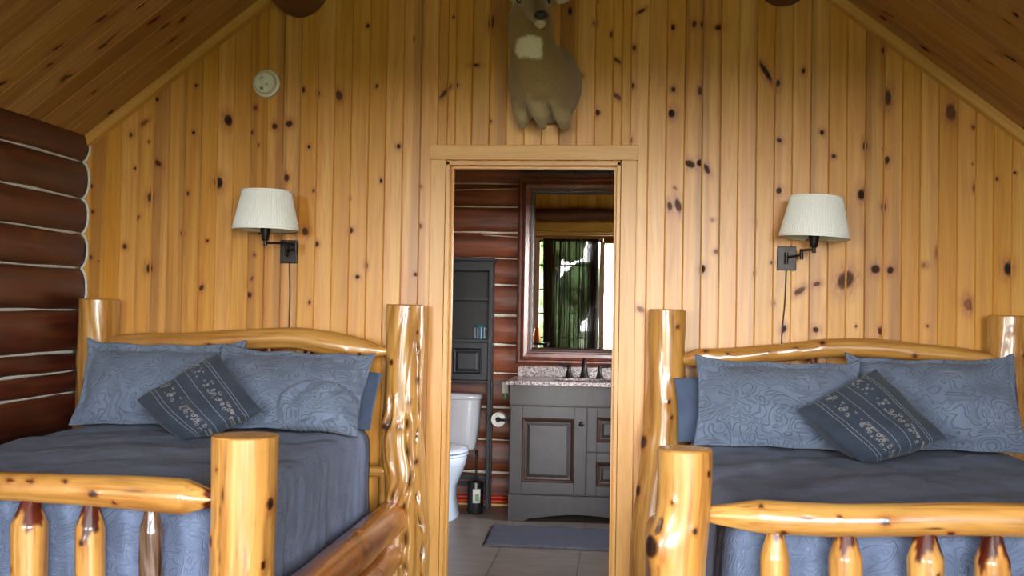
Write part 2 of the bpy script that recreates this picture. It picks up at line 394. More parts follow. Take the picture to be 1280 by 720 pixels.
# ------------------------------------------------------------------ boards with knots
def board_strip(mb, O, U, V, N, u0, u1, vlo, vhi, rng, gap=0.0038, dep=0.0045, heart=0.0, tint=None, knots=(), nv=1):
    """one V-jointed board; vlo/vhi give the end cut at u0 and u1 (pairs)"""
    O, U, V, N = map(np.array, (O, U, V, N))
    tint = rng.random() if tint is None else tint
    off = np.array([rng.uniform(0, 50), rng.uniform(0, 50), 0])
    us = [u0, u0 + gap, u1 - gap, u1]; ds = [-dep, 0, 0, -dep]
    lerp = lambda p, u: p[0] + (p[1] - p[0]) * (u - u0) / (u1 - u0)
    vs, g = [], []
    for j in range(nv + 1):
        for u, d in zip(us, ds):
            v = lerp(vlo, u) + (lerp(vhi, u) - lerp(vlo, u)) * j / nv
            vs.append(O + U * u + V * v + N * d); g.append(np.array([u, v, 0]) + off)
    fs = [(j * 4 + i, j * 4 + i + 1, j * 4 + i + 5, j * 4 + i + 4) for j in range(nv) for i in range(3)]
    flip = np.dot(np.cross(U, V), N) < 0
    if flip: fs = [f[::-1] for f in fs]
    n = len(vs)
    mb.add(vs, fs, gco=np.array(g), tint=np.full(n, tint), heart=np.full(n, heart), knot=np.zeros(n), halo=np.zeros(n))
    a0, a1 = u0 + gap + 0.0005, u1 - gap - 0.0005
    for kq, (ku, kv, ru, rv, ang, dark) in enumerate(knots):
        lift = 0.0003 + 0.000018 * (kq % 40)
        ou = min(max(ku, a0 + 0.001), a1 - 0.001)
        R = 3.6
        if ku + R * max(ru, rv) < a0 or ku - R * max(ru, rv) > a1: continue
        if not (min(vlo) + rv < kv < max(vhi) - rv): continue
        ca, sa = math.cos(ang), math.sin(ang)
        near = [q for q in knots if abs(q[0] - ku) < 0.12 and abs(q[1] - kv) < 0.16]
        def ell(du, dv):
            p = du * ca + dv * sa; q = -du * sa + dv * ca
            return np.sqrt((p / ru) ** 2 + (q / rv) ** 2)
        if ell(ou - ku, 0) > 1.6: continue
        nt, nr = 36, 12
        vs, g, kk, hh = [], [], [], []
        for t in range(nt):
            th = 2 * math.pi * t / nt; du, dv = math.cos(th), math.sin(th)
            # reach of this ray: to halo radius or the board edge
            rad = np.linspace(0, 1, 60) * R * max(ru, rv) * 1.2
            e = ell(ou + rad * du - ku, rad * dv)
            lim = rad[np.argmax(e > R)] if (e > R).any() else rad[-1]
            if du > 1e-6: lim = min(lim, (a1 - ou) / du)
            if du < -1e-6: lim = min(lim, (a0 - ou) / du)
            for i in range(nr + 1):
                r = lim * (i / nr) ** 1.25
                uu, vv = ou + r * du, kv + r * dv
                kb, hb = 0.0, 0.0
                for (xk, zk, r1, r2, an, dk) in near:
                    c2, s2 = math.cos(an), math.sin(an); p = (uu - xk) * c2 + (vv - zk) * s2; q = -(uu - xk) * s2 + (vv - zk) * c2
                    d = math.sqrt((p / r1) ** 2 + (q / r2) ** 2)
                    kb = max(kb, dk * max(0, min(1, (1.2 - d) / 0.34))); hb = max(hb, max(0, min(1, (R - d) / (R - 1))) ** 1.5)
                kk.append(kb); hh.append(hb)
                vs.append(O + U * uu + V * vv + N * lift); g.append(np.array([uu, vv, 0]) + off)
        fs = []
        for t in range(nt):
            a, b = t * (nr + 1), ((t + 1) % nt) * (nr + 1)
            for i in range(nr):
                fs.append((a + i, a + i + 1, b + i + 1, b + i))
        if flip: fs = [f[::-1] for f in fs]
        n = len(vs)
        mb.add(vs, fs, gco=np.array(g), tint=np.full(n, tint), heart=np.full(n, heart), knot=np.array(kk), halo=np.array(hh))

YW = 5.15      # bedroom face of the pine partition
RIDGE_X, RIDGE_Z, PITCH = -0.4025, 3.90, 0.766
def ceil_z(x): return RIDGE_Z - PITCH * abs(x - RIDGE_X)

EDGES = [-2.81, -2.727, -2.645, -2.564, -2.485, -2.403, -2.322, -2.24, -2.158, -2.075, -1.993, -1.909, -1.826, -1.743, -1.659, -1.575, -1.49, -1.404,
         -1.319, -1.232, -1.148, -1.062, -0.976, -0.892, -0.807, -0.726, -0.641, -0.558, -0.472, -0.387, -0.304, -0.22, -0.135, -0.05,
         0.036, 0.121, 0.205, 0.291, 0.375, 0.46, 0.542, 0.626, 0.71, 0.792, 0.876, 0.959, 1.042, 1.126, 1.21, 1.293, 1.374, 1.457, 1.54,
         1.622, 1.702, 1.783, 1.864, 1.945, 2.03]
# knots of the pine partition: x, z, radii, tilt, darkness
KNOTS = [(-2.439,2.175,0.0083,0.0113,0.0,0.9),(-2.307,2.351,0.0094,0.0094,0.0,0.9),(-2.108,2.421,0.0068,0.0075,0.0,1),(-2.116,2.186,0.0075,0.0075,0.0,1),(-1.939,2.247,0.0189,0.0264,0.26,1),(-1.981,1.937,0.0189,0.0264,0.0,1),(-2.295,2.033,0.0113,0.0189,0.7,0.9),(-2.37,2.235,0.0083,0.0226,-0.87,0.6),(-2.411,2.008,0.0068,0.0075,0.0,0.9),(-2.346,2.14,0.0049,0.0075,0.0,0.6),(-1.803,2.309,0.0091,0.0113,0.0,0.6),(-1.819,2.186,0.0075,0.0094,0.0,0.9),(-1.782,2.125,0.0045,0.0075,0.0,0.7),(-2.637,1.917,0.0057,0.0091,0.0,1),(-2.33,1.863,0.0136,0.0226,0.0,0.9),(-2.628,1.789,0.0075,0.0083,0.0,0.9),(-2.137,1.883,0.006,0.0106,0.0,0.9),(-2.39,1.763,0.0068,0.0113,-0.52,0.6),(-2.161,1.686,0.0075,0.0094,0.0,1),(-2.457,1.617,0.0098,0.0121,0.0,0.9),(-2.032,1.65,0.0072,0.0075,-0.52,0.9),(-2.632,1.561,0.0075,0.0113,0.0,0.8),(-2.592,1.542,0.0038,0.0038,0.0,1),(-2.327,1.51,0.0151,0.0208,0.0,0.9),(-2.057,1.417,0.0094,0.0151,-0.35,0.9),(-1.792,1.583,0.006,0.0083,0.0,0.7),(-1.802,1.465,0.0057,0.0113,-0.35,0.7),(-1.812,1.386,0.0113,0.0132,0.0,0.9),(-1.246,2.709,0.0087,0.0091,-0.35,0.95),(-1.562,2.396,0.0075,0.0132,0.0,0.9),(-1.487,2.378,0.0068,0.0098,0.0,1),(-1.383,2.368,0.0151,0.0226,0.26,0.8),(-1.196,2.413,0.0049,0.0098,-0.17,1),(-0.858,2.381,0.0098,0.0415,-0.73,0.85),(-0.803,2.415,0.0083,0.0075,0.0,0.9),(-0.823,2.747,0.006,0.0075,0.0,0.9),(-1.015,2.642,0.0038,0.0075,0.0,0.7),(-1.703,2.217,0.0128,0.0136,0.0,0.9),(-1.63,2.229,0.0151,0.0151,-0.35,0.95),(-1.528,2.116,0.0075,0.0087,0.0,1),(-1.638,1.963,0.0121,0.017,0.0,0.9),(-1.499,1.9,0.0072,0.0083,0.0,0.9),(-1.082,2.119,0.0091,0.0113,0.0,1),(-1.165,1.95,0.0068,0.0109,0.0,1),(-1.318,1.864,0.0057,0.0075,0.0,0.9),(-0.972,1.924,0.0075,0.0083,0.0,0.8),(-1.539,1.699,0.0143,0.0189,0.17,0.85),(-1.479,1.639,0.0091,0.0128,-0.26,0.9),(-1.311,1.707,0.0113,0.0136,0.0,0.95),(-1.23,1.537,0.0083,0.0136,0.0,0.9),(-1.273,1.481,0.0098,0.0098,-0.52,0.95),(-0.968,1.731,0.0075,0.0098,0.0,0.8),(-0.987,1.497,0.0091,0.0091,0.0,0.9),(-1.509,1.354,0.006,0.0091,0.0,0.9),(-0.638,2.718,0.0128,0.034,-0.14,0.9),(-0.712,2.513,0.0189,0.0068,0.0,0.85),(-0.635,2.239,0.0068,0.0075,0.0,1),(-0.259,2.771,0.0098,0.0189,0.0,1),(-0.138,2.711,0.0087,0.0113,0.17,1),(-0.119,2.281,0.0098,0.0143,0.0,1),(-0.203,2.457,0.0094,0.0083,0.0,0.6),(-0.059,2.656,0.0075,0.0128,0.0,0.9),(0.081,2.766,0.0208,0.0068,0.52,0.85),(0.049,2.591,0.0075,0.0121,0.0,0.9),(-0.031,2.531,0.0208,0.0075,-0.61,0.8),(0.044,2.41,0.0083,0.0113,0.0,0.9),(-0.028,2.359,0.0226,0.0098,-0.73,0.8),(0.232,2.688,0.0091,0.0136,0.0,1),(0.331,2.702,0.0091,0.0158,-0.17,0.95),(0.37,2.7,0.0091,0.0151,0.0,1),(0.445,2.685,0.0158,0.0128,0.0,1),(0.237,2.391,0.0098,0.0113,0.0,1),(0.362,2.383,0.0106,0.0189,0.0,0.9),(0.23,2.277,0.0151,0.0189,0.0,1),(0.666,2.472,0.0106,0.0528,0.56,1),(0.723,2.417,0.0091,0.0151,-0.17,0.95),(0.04,2.15,0.006,0.0128,0.0,0.8),(-0.124,2.811,0.0038,0.0038,0.0,0.1),(0.319,2.036,0.0245,0.0151,-0.52,0.95),(0.364,2.042,0.0136,0.0151,0.0,1),(0.398,2.014,0.0106,0.0245,0.44,0.9),(0.253,1.923,0.0064,0.0075,0.0,0.8),(0.226,1.836,0.0113,0.0208,0.17,0.85),(0.266,1.839,0.0136,0.0302,0.26,0.85),(0.429,1.772,0.0091,0.0068,0.0,0.4),(0.447,1.623,0.0106,0.0098,0.0,0.7),(0.383,1.541,0.0136,0.0189,0.0,1),(0.627,1.759,0.0049,0.0189,0.0,0.9),(0.624,1.525,0.006,0.0136,-0.17,0.9),(0.733,1.912,0.0121,0.0143,-0.35,0.95),(0.704,1.574,0.0075,0.0075,0.0,0.9),(0.713,1.384,0.0072,0.0091,0.0,0.9),(0.832,1.443,0.0121,0.0283,-0.96,0.75),(0.911,1.477,0.0151,0.0098,0.44,0.8),(0.097,1.345,0.0189,0.0113,-0.52,0.5),(0.762,1.265,0.0113,0.0174,-0.17,0.95),(0.908,1.264,0.0128,0.0128,0.0,0.9),(1.205,2.57,0.0094,0.0128,0.0,1),(1.222,2.347,0.0174,0.034,0.0,0.9),(1.509,2.279,0.0211,0.0377,0.1,0.75),(1.125,2.124,0.0106,0.0226,0.0,1),(0.982,2.074,0.0094,0.0091,-0.35,0.9),(1.209,2.108,0.0049,0.0075,0.0,1),(1.223,2.056,0.0106,0.0189,-0.17,0.95),(1.11,1.896,0.0166,0.0242,0.0,1),(1.611,2.21,0.0075,0.0083,0.0,0.7),(1.615,1.929,0.006,0.0174,0.0,0.7),(1.716,1.971,0.0064,0.0083,0.0,0.9),(1.794,2.001,0.0072,0.0057,0.0,0.9),(1.21,1.84,0.0098,0.0189,0.0,0.9),(1.607,2.04,0.0034,0.0049,0.0,0.6),(1.042,1.497,0.0321,0.0434,-0.56,0.85),(1.176,1.549,0.0189,0.0196,-0.35,0.95),(1.243,1.545,0.0136,0.0166,-0.35,0.95),(1.201,1.263,0.0106,0.0174,0.0,0.95),(1.091,1.284,0.0045,0.006,0.0,1),(1.412,1.29,0.006,0.006,0.0,0.8),(1.592,1.392,0.0166,0.0264,0.21,0.5),(1.768,1.559,0.0181,0.0287,0.0,1),(1.393,1.571,0.0128,0.0098,0.0,0.35),(1.449,1.626,0.006,0.0226,0.0,0.35),(0.84,2.476,0.0075,0.0128,-0.17,0.95),(0.927,2.186,0.0091,0.0121,0.0,0.95),(0.732,2.149,0.0113,0.0091,-0.35,0.9)]
HEART = [-2.36, -2.28, -2.605, -1.8, -1.62, -1.7, -1.02, -0.93, 0.33, 0.42, 1.16, 1.24, -0.18, -0.27, 0.9, -2.2, -0.6]

def boards_wall(mb, y, ny, edges, holes, rng, knots=(), hearts=(), zfloor=0.0):
    for i in range(len(edges) - 1):
        a, b = edges[i], edges[i + 1]
        ti = rng.random(); he = 0.0
        for h in hearts:
            if a <= h < b: he = 1.0
        if not he and rng.random() < 0.22: he = rng.uniform(0.2, 0.6)
        seg = [(a, b)]
        for (hx0, hx1, hz0, hz1) in holes:
            ns = []
            for (p, q) in seg:
                cuts = [p] + [c for c in (hx0, hx1) if p + 1e-4 < c < q - 1e-4] + [q]
                ns += list(zip(cuts[:-1], cuts[1:]))
            seg = ns
        for (p, q) in seg:
            top = (ceil_z(p) + 0.02, ceil_z(q) + 0.02); m = 0.5 * (p + q)
            spans = [((zfloor, zfloor), top)]
            for (hx0, hx1, hz0, hz1) in holes:
                if hx0 < m < hx1:
                    spans = [((hz1, hz1), top)] + ([((zfloor, zfloor), (hz0, hz0))] if hz0 > zfloor + 0.01 else [])
            for lo, hi in spans:
                st = rng.getstate()
                board_strip(mb, (0, y, 0), (1, 0, 0), (0, 0, 1), (0, ny, 0), p, q, lo, hi, rng, heart=he, tint=ti, knots=knots)

# door opening
DX0, DX1, DZ = -0.845, -0.006, 2.045
rng = random.Random(4)
mb = MB()
kn = [(x, z, ru, rv, a, d) for (x, z, ru, rv, a, d) in KNOTS]
boards_wall(mb, YW, -1, EDGES, [(DX0, DX1, 0, DZ)], rng, knots=kn, hearts=HEART)
boards_wall(mb, YW + 0.12, 1, EDGES, [(DX0, DX1, 0, DZ)], random.Random(9))
tag(mb.build('wall_back', M['pine']), kind='structure')

# ceiling: tongue-and-groove boards running up both slopes
def ceiling():
    mb = MB(); rg = random.Random(7)
    L = math.hypot(1, PITCH)
    ys = [-1.0]
    while ys[-1] < 7.7: ys.append(ys[-1] + 0.136)
    kl = [(4.25, 0.55, .012, .03, 0.1, 1)]
    for sgn in (-1, 1):
        O = np.array([RIDGE_X, 0, RIDGE_Z]); V = np.array([sgn / L, 0, -PITCH / L]); U = np.array([0, 1.0, 0])
        N = np.array([-sgn * PITCH / L, 0, -1 / L])
        kn = []
        r2 = random.Random(30 + sgn)
        for _ in range(70):
            kn.append((r2.uniform(3.4, 5.2), r2.uniform(0.3, 2.9), r2.uniform(.006, .014), r2.uniform(.012, .04), r2.uniform(-.5, .5), r2.uniform(.6, 1)))
        for a, b in zip(ys[:-1], ys[1:]):
            board_strip(mb, O, U, V, N, a, b, (0, 0), (2.95, 2.95), rg, gap=0.004, dep=0.005, heart=1.0 if rg.random() < 0.35 else rg.random() * 0.3, knots=kn)
        # roof deck above the boards
        p = [O + V * 0 - N * 0.05 + U * -1.0, O + V * 2.95 - N * 0.05 + U * -1.0, O + V * 2.95 - N * 0.05 + U * 7.8, O - N * 0.05 + U * 7.8]
        mb.add(p, [(0, 1, 2, 3)])
    return mb.build('ceiling', M['ceil'])
tag(ceiling(), kind='structure')

def plank(mb, a, b, gdir=2, rg=random.Random(3)):
    """box with wood-grain coordinates running along axis gdir"""
    (x0, y0, z0), (x1, y1, z1) = a, b
    v = np.array([(x0, y0, z0), (x1, y0, z0), (x1, y1, z0), (x0, y1, z0), (x0, y0, z1), (x1, y0, z1), (x1, y1, z1), (x0, y1, z1)])
    oth = [i for i in range(3) if i != gdir]
    g = np.stack([v[:, oth[0]] + v[:, oth[1]], v[:, gdir], 0 * v[:, 0]], 1) + np.array([rg.uniform(0, 40), rg.uniform(0, 40), 0])
    mb.add(v, [(3, 2, 1, 0), (4, 5, 6, 7), (0, 1, 5, 4), (1, 2, 6, 5), (2, 3, 7, 6), (3, 0, 4, 7)], gco=g, tint=np.full(8, rg.uniform(.35, .7)), heart=np.zeros(8), knot=np.zeros(8), halo=np.zeros(8))

# rake trim where partition meets ceiling
def rake(sgn, name):
    mb = MB(); L = math.hypot(1, PITCH)
    n = 2; xs = [RIDGE_X, RIDGE_X + sgn * 2.35]
    v = []
    for x in xs:
        zc = ceil_z(x)
        for (dy, dz) in ((-0.028, 0.0), (-0.028, -0.056), (-0.004, -0.066), (0.0, -0.066), (0, 0)):
            v.append((x, YW + dy, zc + dz))
    f = [(i, (i + 1) % 5, 5 + (i + 1) % 5, 5 + i) for i in range(5)] + [(0, 1, 2, 3, 4), (5, 6, 7, 8, 9)]
    v = np.array(v); g = np.stack([v[:, 2] + PITCH * abs(v[:, 0] - RIDGE_X), v[:, 0], 0 * v[:, 0]], 1)
    mb.add(v, f, gco=g, tint=np.full(10, .55), heart=np.zeros(10), knot=np.zeros(10), halo=np.zeros(10))
    tag(mb.build(name, M['trim']), kind='structure')
rake(-1, 'trim_1'); rake(1, 'trim_2')

# door casing and jamb
dr = empty('door_1', (-0.42, YW, 0), None, None, kind='structure')
def casing(yf, s):
    y0, y1 = (yf - 0.02, yf) if s < 0 else (yf, yf + 0.02)
    for x0, x1 in ((-0.918, -0.846), (-0.004, 0.070)):
        mb = MB(); plank(mb, (x0, y0, 0), (x1, y1, DZ + 0.006)); sub(mb, 'casing', M['trim'], dr, bevel=0.002)
    mb = MB(); plank(mb, (-0.924, y0 - 0.004 if s < 0 else y0, DZ + 0.006), (0.076, y1 + (0.004 if s > 0 else 0), DZ + 0.078), gdir=0); sub(mb, 'head_casing', M['trim'], dr, bevel=0.002)
casing(YW, -1); casing(YW + 0.12, 1)
for x0, x1 in ((DX0, DX0 + 0.018), (DX1 - 0.018, DX1)):
    mb = MB(); plank(mb, (x0, YW - 0.012, 0), (x1, YW + 0.132, DZ))
    st = (x1, x1 + 0.012) if x0 < -0.4 else (x0 - 0.012, x0)
    plank(mb, (st[0], YW + 0.035, 0), (st[1], YW + 0.075, DZ - 0.018))
    sub(mb, 'jamb', M['trim'], dr, bevel=0.0015)
mb = MB(); plank(mb, (DX0, YW - 0.012, DZ - 0.018), (DX1, YW + 0.132, DZ + 0.002), gdir=0)
plank(mb, (DX0 + 0.03, YW + 0.035, DZ - 0.03), (DX1 - 0.03, YW + 0.075, DZ - 0.018), gdir=0)
sub(mb, 'head_jamb', M['trim'], dr, bevel=0.0015)

# ------------------------------------------------------------------ logs
def smooth01(x): x = np.clip(x, 0, 1); return x * x * (3 - 2 * x)
def catmull(P, t):
    P = np.asarray(P, float); n = len(P)
    x = np.clip(t, 0, 1) * (n - 1); i = np.minimum(x.astype(int), n - 2); f = (x - i)[:, None]
    p0 = P[np.maximum(i - 1, 0)]; p1 = P[i]; p2 = P[i + 1]; p3 = P[np.minimum(i + 2, n - 1)]
    return 0.5 * (2 * p1 + (p2 - p0) * f + (2 * p0 - 5 * p1 + 4 * p2 - p3) * f ** 2 + (3 * p1 - p0 - 3 * p2 + p3) * f ** 3)

def log(mb, path, seed, nseg=48, step=0.012, rough=0.025, flute=0.0, fl_k=(5, 9), knots=(), cracks=(), barks=(), tip0=0, tip1=0, tipr=0.5, redtip=0.0, knobs=0, bend=0.0, edge=0.006, facet=0.0):
    """path: rows (x,y,z,r). knots: (s0, theta, size, bulge) ; theta 0 faces the camera side (-y) for upright logs, -x.. to +x by angle.
    cracks: (s0,s1,theta,width,depth,wander). tips taper to r*tipr over tip length."""
    rs = np.random.RandomState(seed)
    path = np.array(path, float)
    Ltot = np.sum(np.linalg.norm(np.diff(path[:, :3], axis=0), axis=1))
    n = max(8, int(Ltot / step)) + 1
    # finer rings near ends for crisp edges
    t = np.linspace(0, 1, n)
    Q = catmull(path, t); pts = Q[:, :3]; r = Q[:, 3]
    s = np.concatenate([[0], np.cumsum(np.linalg.norm(np.diff(pts, axis=0), axis=1))]); L = s[-1]
    T = np.gradient(pts, axis=0); T /= np.linalg.norm(T, axis=1)[:, None]
    up = abs(T[0][2]) > 0.7
    ref = np.array([0, -1.0, 0]) if up else np.array([0, 0, 1.0])
    u = ref[None] - T * (T @ ref)[:, None]; u /= np.linalg.norm(u, axis=1)[:, None]
    w = np.cross(T, u) if not up else -np.cross(u, T)
    if up: w = np.where((w[:, :1] < 0), -w, w)     # theta>0 towards +x for upright logs
    th = np.linspace(-np.pi, np.pi, nseg, endpoint=False)
    SS, TH = np.meshgrid(s, th, indexing='ij'); R = np.repeat(r[:, None], nseg, 1)
    f = np.zeros_like(R)
    for k in range(14):
        m = rs.randint(0, 5); fr = rs.uniform(1.5, 22); f += rs.uniform(.3, 1) / (1 + fr * .06) * np.sin(m * TH + fr * SS + rs.uniform(0, 6.3))
    R = R * (1 + rough * f * 0.4)
    crack = np.zeros_like(R); knot = np.zeros_like(R); halo = np.zeros_like(R); bark = np.zeros_like(R); red = np.zeros_like(R)
    if flute:
        ph = 0.9 * np.sin(1.7 * SS + rs.uniform(0, 6)) + 0.5 * np.sin(5.1 * SS + rs.uniform(0, 6))
        low = smooth01((L * 0.95 - SS) / (L * 0.8)) if up else 1.0
        fl = np.zeros_like(R)
        for k in fl_k:
            fl += (1 - np.abs(np.sin(0.5 * k * (TH + ph * (0.6 + 0.2 * rs.rand())) + rs.uniform(0, 6)))) ** 2
        R = R - flute * fl * (0.3 + 0.7 * low)
        crack = np.maximum(crack, 0.35 * np.clip(fl - 1.0, 0, 1) * low)
    for k in range(knobs):
        knots = list(knots) + [(rs.uniform(0.05, 0.95) * L, rs.uniform(-np.pi, np.pi), rs.uniform(.006, .012), rs.uniform(.3, .9))]
    for (s0, th0, sz, bu) in knots:
        dth = (TH - th0 + np.pi) % (2 * np.pi) - np.pi
        d = np.sqrt(((SS - s0) / (sz * 1.25)) ** 2 + (R * dth / sz) ** 2)
        R = R + sz * bu * np.exp(-(d / 1.9) ** 2) - 0.25 * sz * np.exp(-(d / 0.7) ** 2)
        knot = np.maximum(knot, np.clip((1.15 - d) / 0.3, 0, 1)); halo = np.maximum(halo, 0.5 * np.clip((2.6 - d) / 1.6, 0, 1))
    for (s0, s1, th0, wd, dp, wa) in cracks:
        tc = th0 + wa * (np.sin(9 * SS + s0 * 20) + 0.5 * np.sin(23 * SS + 1.3))
        dth = (TH - tc + np.pi) % (2 * np.pi) - np.pi
        m = smooth01((SS - s0) / 0.05) * smooth01((s1 - SS) / 0.05)
        g = np.exp(-(R * dth / wd) ** 2) * m * (0.6 + 0.4 * np.sin(47 * SS + s1 * 9))
        R = R - dp * g + 0.4 * dp * np.exp(-((np.abs(R * dth) - 2 * wd) / wd) ** 2) * m
        crack = np.maximum(crack, np.clip(g * 1.5 - 0.35, 0, 1))
    for (s0, th0, sz, asp) in barks:
        dth = (TH - th0 + np.pi) % (2 * np.pi) - np.pi
        d = np.sqrt(((SS - s0) / (sz * asp)) ** 2 + (R * dth / sz) ** 2) + 0.25 * np.sin(40 * SS + 7 * TH)
        bark = np.maximum(bark, np.clip((1.1 - d) / 0.25, 0, 1)); R = R - 0.004 * np.clip(1.1 - d, 0, 1)
    def tip(dist, ln):
        return 1 - (1 - tipr) * (1 - np.clip(dist / ln, 0, 1) ** 0.9)
    if tip0: R = R * tip(SS, tip0)
    if tip1: R = R * tip(L - SS, tip1)
    if redtip:
        jag = 0.35 * redtip * (np.sin(3 * TH + seed) + 0.6 * np.sin(7 * TH + 2 * seed)) 
        if tip1: red = np.maximum(red, np.clip((redtip + jag - (L - SS)) / 0.012, 0, 1))
        if tip0: red = np.maximum(red, np.clip((redtip + jag - SS) / 0.012, 0, 1))
    if facet:
        R = R * (1 - facet * np.cos(3 * TH) ** 2 * (np.clip(1 - SS / max(tip0, 1e-3), 0, 1) + np.clip(1 - (L - SS) / max(tip1, 1e-3), 0, 1)))
    # rounded arris at both cut ends
    pos = pts[:, None, :] + R[..., None] * (np.cos(TH)[..., None] * u[:, None, :] + np.sin(TH)[..., None] * w[:, None, :])
    lco = np.stack([R * np.cos(TH), R * np.sin(TH), SS], -1) + rs.uniform(0, 30, 3)
    V = pos.reshape(-1, 3)
    q = np.arange(n - 1)[:, None] * nseg + np.arange(nseg)[None]; q2 = np.arange(n - 1)[:, None] * nseg + (np.arange(nseg)[None] + 1) % nseg
    F = np.stack([q, q2, q2 + nseg, q + nseg], -1).reshape(-1, 4).tolist()
    att = dict(lco=lco.reshape(-1, 3), knot=knot.ravel(), halo=halo.ravel(), crack=crack.ravel(), bark=bark.ravel(), red=red.ravel(), endg=np.zeros(n * nseg), rad=np.zeros(n * nseg))
    # test orientation
    nrm = np.cross(V[F[0][1]] - V[F[0][0]], V[F[0][3]] - V[F[0][0]])
    if np.dot(nrm, V[F[0][0]] - pts[0]) < 0: F = [f_[::-1] for f_ in F]
    flip = np.dot(nrm, V[F[0][0]] - pts[0]) < 0
    base = mb.nv
    mb.add(V, F, **att)
    # end caps: arris ring + concentric rings carrying end grain
    for e, ring, sg in ((0, pos[0], -1), (1, pos[-1], 1)):
        c = ring.mean(0); tv = (T[0] if e == 0 else T[-1]) * sg
        rings, ra, eg = [ring], [np.linalg.norm(ring - c, axis=1)], [0.0]
        for k, (sc, up_) in enumerate(((0.985, 0.4), (0.955, 0.9), (0.90, 1.0), (0.6, 1.0), (0.3, 1.0), (0.05, 1.0))):
            rg = c + (ring - c) * sc + tv * edge * up_
            rings.append(rg); ra.append(np.linalg.norm(ring - c, axis=1) * sc); eg.append(0.0 if k < 1 else 1.0)
        VV = np.concatenate(rings); m = len(rings)
        FF = [(i * nseg + j, i * nseg + (j + 1) % nseg, (i + 1) * nseg + (j + 1) % nseg, (i + 1) * nseg + j) for i in range(m - 1) for j in range(nseg)]
        FF.append(tuple(range((m - 1) * nseg, m * nseg)))
        nr = np.cross(VV[FF[-8][1]] - VV[FF[-8][0]], VV[FF[-8][3]] - VV[FF[-8][0]])
        if np.dot(nr, tv) < 0: FF = [f_[::-1] for f_ in FF]
        N = len(VV); rr = red[0 if e == 0 else -1]
        mb.add(VV, FF, lco=VV * np.array([1, 1, 1.0]) + rs.uniform(0, 9, 3), knot=np.zeros(N), halo=np.zeros(N), crack=np.zeros(N), bark=np.zeros(N),
               red=np.tile(rr, m), endg=np.repeat(eg, nseg) * (1 if not redtip else 0), rad=np.concatenate(ra))
    return mb

def asin_(f): return math.asin(max(-1, min(1, f)))

# ------------------------------------------------------------------ log walls
def wall_logs(mb, seams0, seams1, p0, p1, outn, bulge, seed, nstep=40):
    """D-shaped logs between seam heights (at both ends) from p0 to p1 (xy), bulging along outn"""
    rs = np.random.RandomState(seed)
    p0, p1, outn = np.array(p0, float), np.array(p1, float), np.array(outn, float)
    L = np.linalg.norm(p1 - p0)
    for i in range(len(seams0) - 1):
        a0, b0, a1, b1 = seams0[i + 1], seams0[i], seams1[i + 1], seams1[i]
        n = nstep; m = 15
        s = np.linspace(0, 1, n); ph = np.linspace(-1, 1, m)
        phase = rs.uniform(0, 6, 4); V = np.zeros((n, m, 3)); lc = np.zeros((n, m, 3)); knot = np.zeros((n, m)); halo = np.zeros((n, m))
        off = rs.uniform(0, 40, 3)
        ks = [(rs.uniform(0, L), rs.uniform(-.6, .6), rs.uniform(.02, .04)) for _ in range(int(L / 0.9))]
        for k, t in enumerate(s):
            lo, hi = a0 + (a1 - a0) * t, b0 + (b1 - b0) * t
            mid, h = (lo + hi) / 2, (hi - lo) / 2
            z = mid + h * np.sin(ph * np.pi / 2) * (1 - 0.0)
            o = bulge * np.cos(ph * np.pi / 2) ** 0.75 * (1 + 0.05 * np.sin(5 * t * L + phase[0])) * min(1, h / 0.075) ** 0.6
            o = o + 0.003 * np.sin(3 * ph * 2 + 7 * t * L + phase[1]) * np.cos(ph * np.pi / 2)
            P = p0 + (p1 - p0) * t
            V[k, :, 0] = P[0] + outn[0] * o; V[k, :, 1] = P[1] + outn[1] * o; V[k, :, 2] = z
            lc[k] = np.stack([ph * h * 1.2, o, np.full(m, t * L)], 1) + off
            for (ks_, kp, sz) in ks:
                d = np.sqrt(((t * L - ks_) / sz) ** 2 + ((ph - kp) * h * 1.5 / (sz * .7)) ** 2)
                halo[k] = np.maximum(halo[k], 0.35 * np.clip(1.6 - d, 0, 1)); knot[k] = np.maximum(knot[k], 0.5 * np.clip(1.0 - d, 0, 1))
        idx = lambda k, j: k * m + j
        F = [(idx(k, j), idx(k + 1, j), idx(k + 1, j + 1), idx(k, j + 1)) for k in range(n - 1) for j in range(m - 1)]
        VV = V.reshape(-1, 3)
        nr = np.cross(VV[F[m // 2][1]] - VV[F[m // 2][0]], VV[F[m // 2][3]] - VV[F[m // 2][0]])
        if nr[0] * outn[0] + nr[1] * outn[1] < 0: F = [f[::-1] for f in F]
        N = n * m
        mb.add(VV, F, lco=lc.reshape(-1, 3), knot=knot.ravel(), halo=halo.ravel(), crack=np.zeros(N), bark=np.zeros(N), red=np.zeros(N), endg=np.zeros(N), rad=np.zeros(N))
        for k in (0, n - 1):   # ends
            mb.add(V[k], [tuple(range(m))])

def chinking(mb, seams0, seams1, p0, p1, outn, seed, h=0.0085, proud=0.018):
    rs = np.random.RandomState(seed)
    p0, p1, outn = np.array(p0, float), np.array(p1, float), np.array(outn, float); L = np.linalg.norm(p1 - p0)
    for i in range(1, len(seams0)):
        n = 70; a, b = rs.uniform(0, 6, 2)
        pts, rr = [], []
        for t in np.linspace(0, 1, n):
            z = seams0[i] + (seams1[i] - seams0[i]) * t
            P = p0 + (p1 - p0) * t + outn * (proud - 0.006)
            pts.append((P[0], P[1], z + 0.003 * math.sin(9 * t * L + a)))
            rr.append(h * (1 + 0.35 * math.sin(6 * t * L + b) + 0.2 * math.sin(17 * t * L + a)))
        mb.tube(pts, rr, 8)

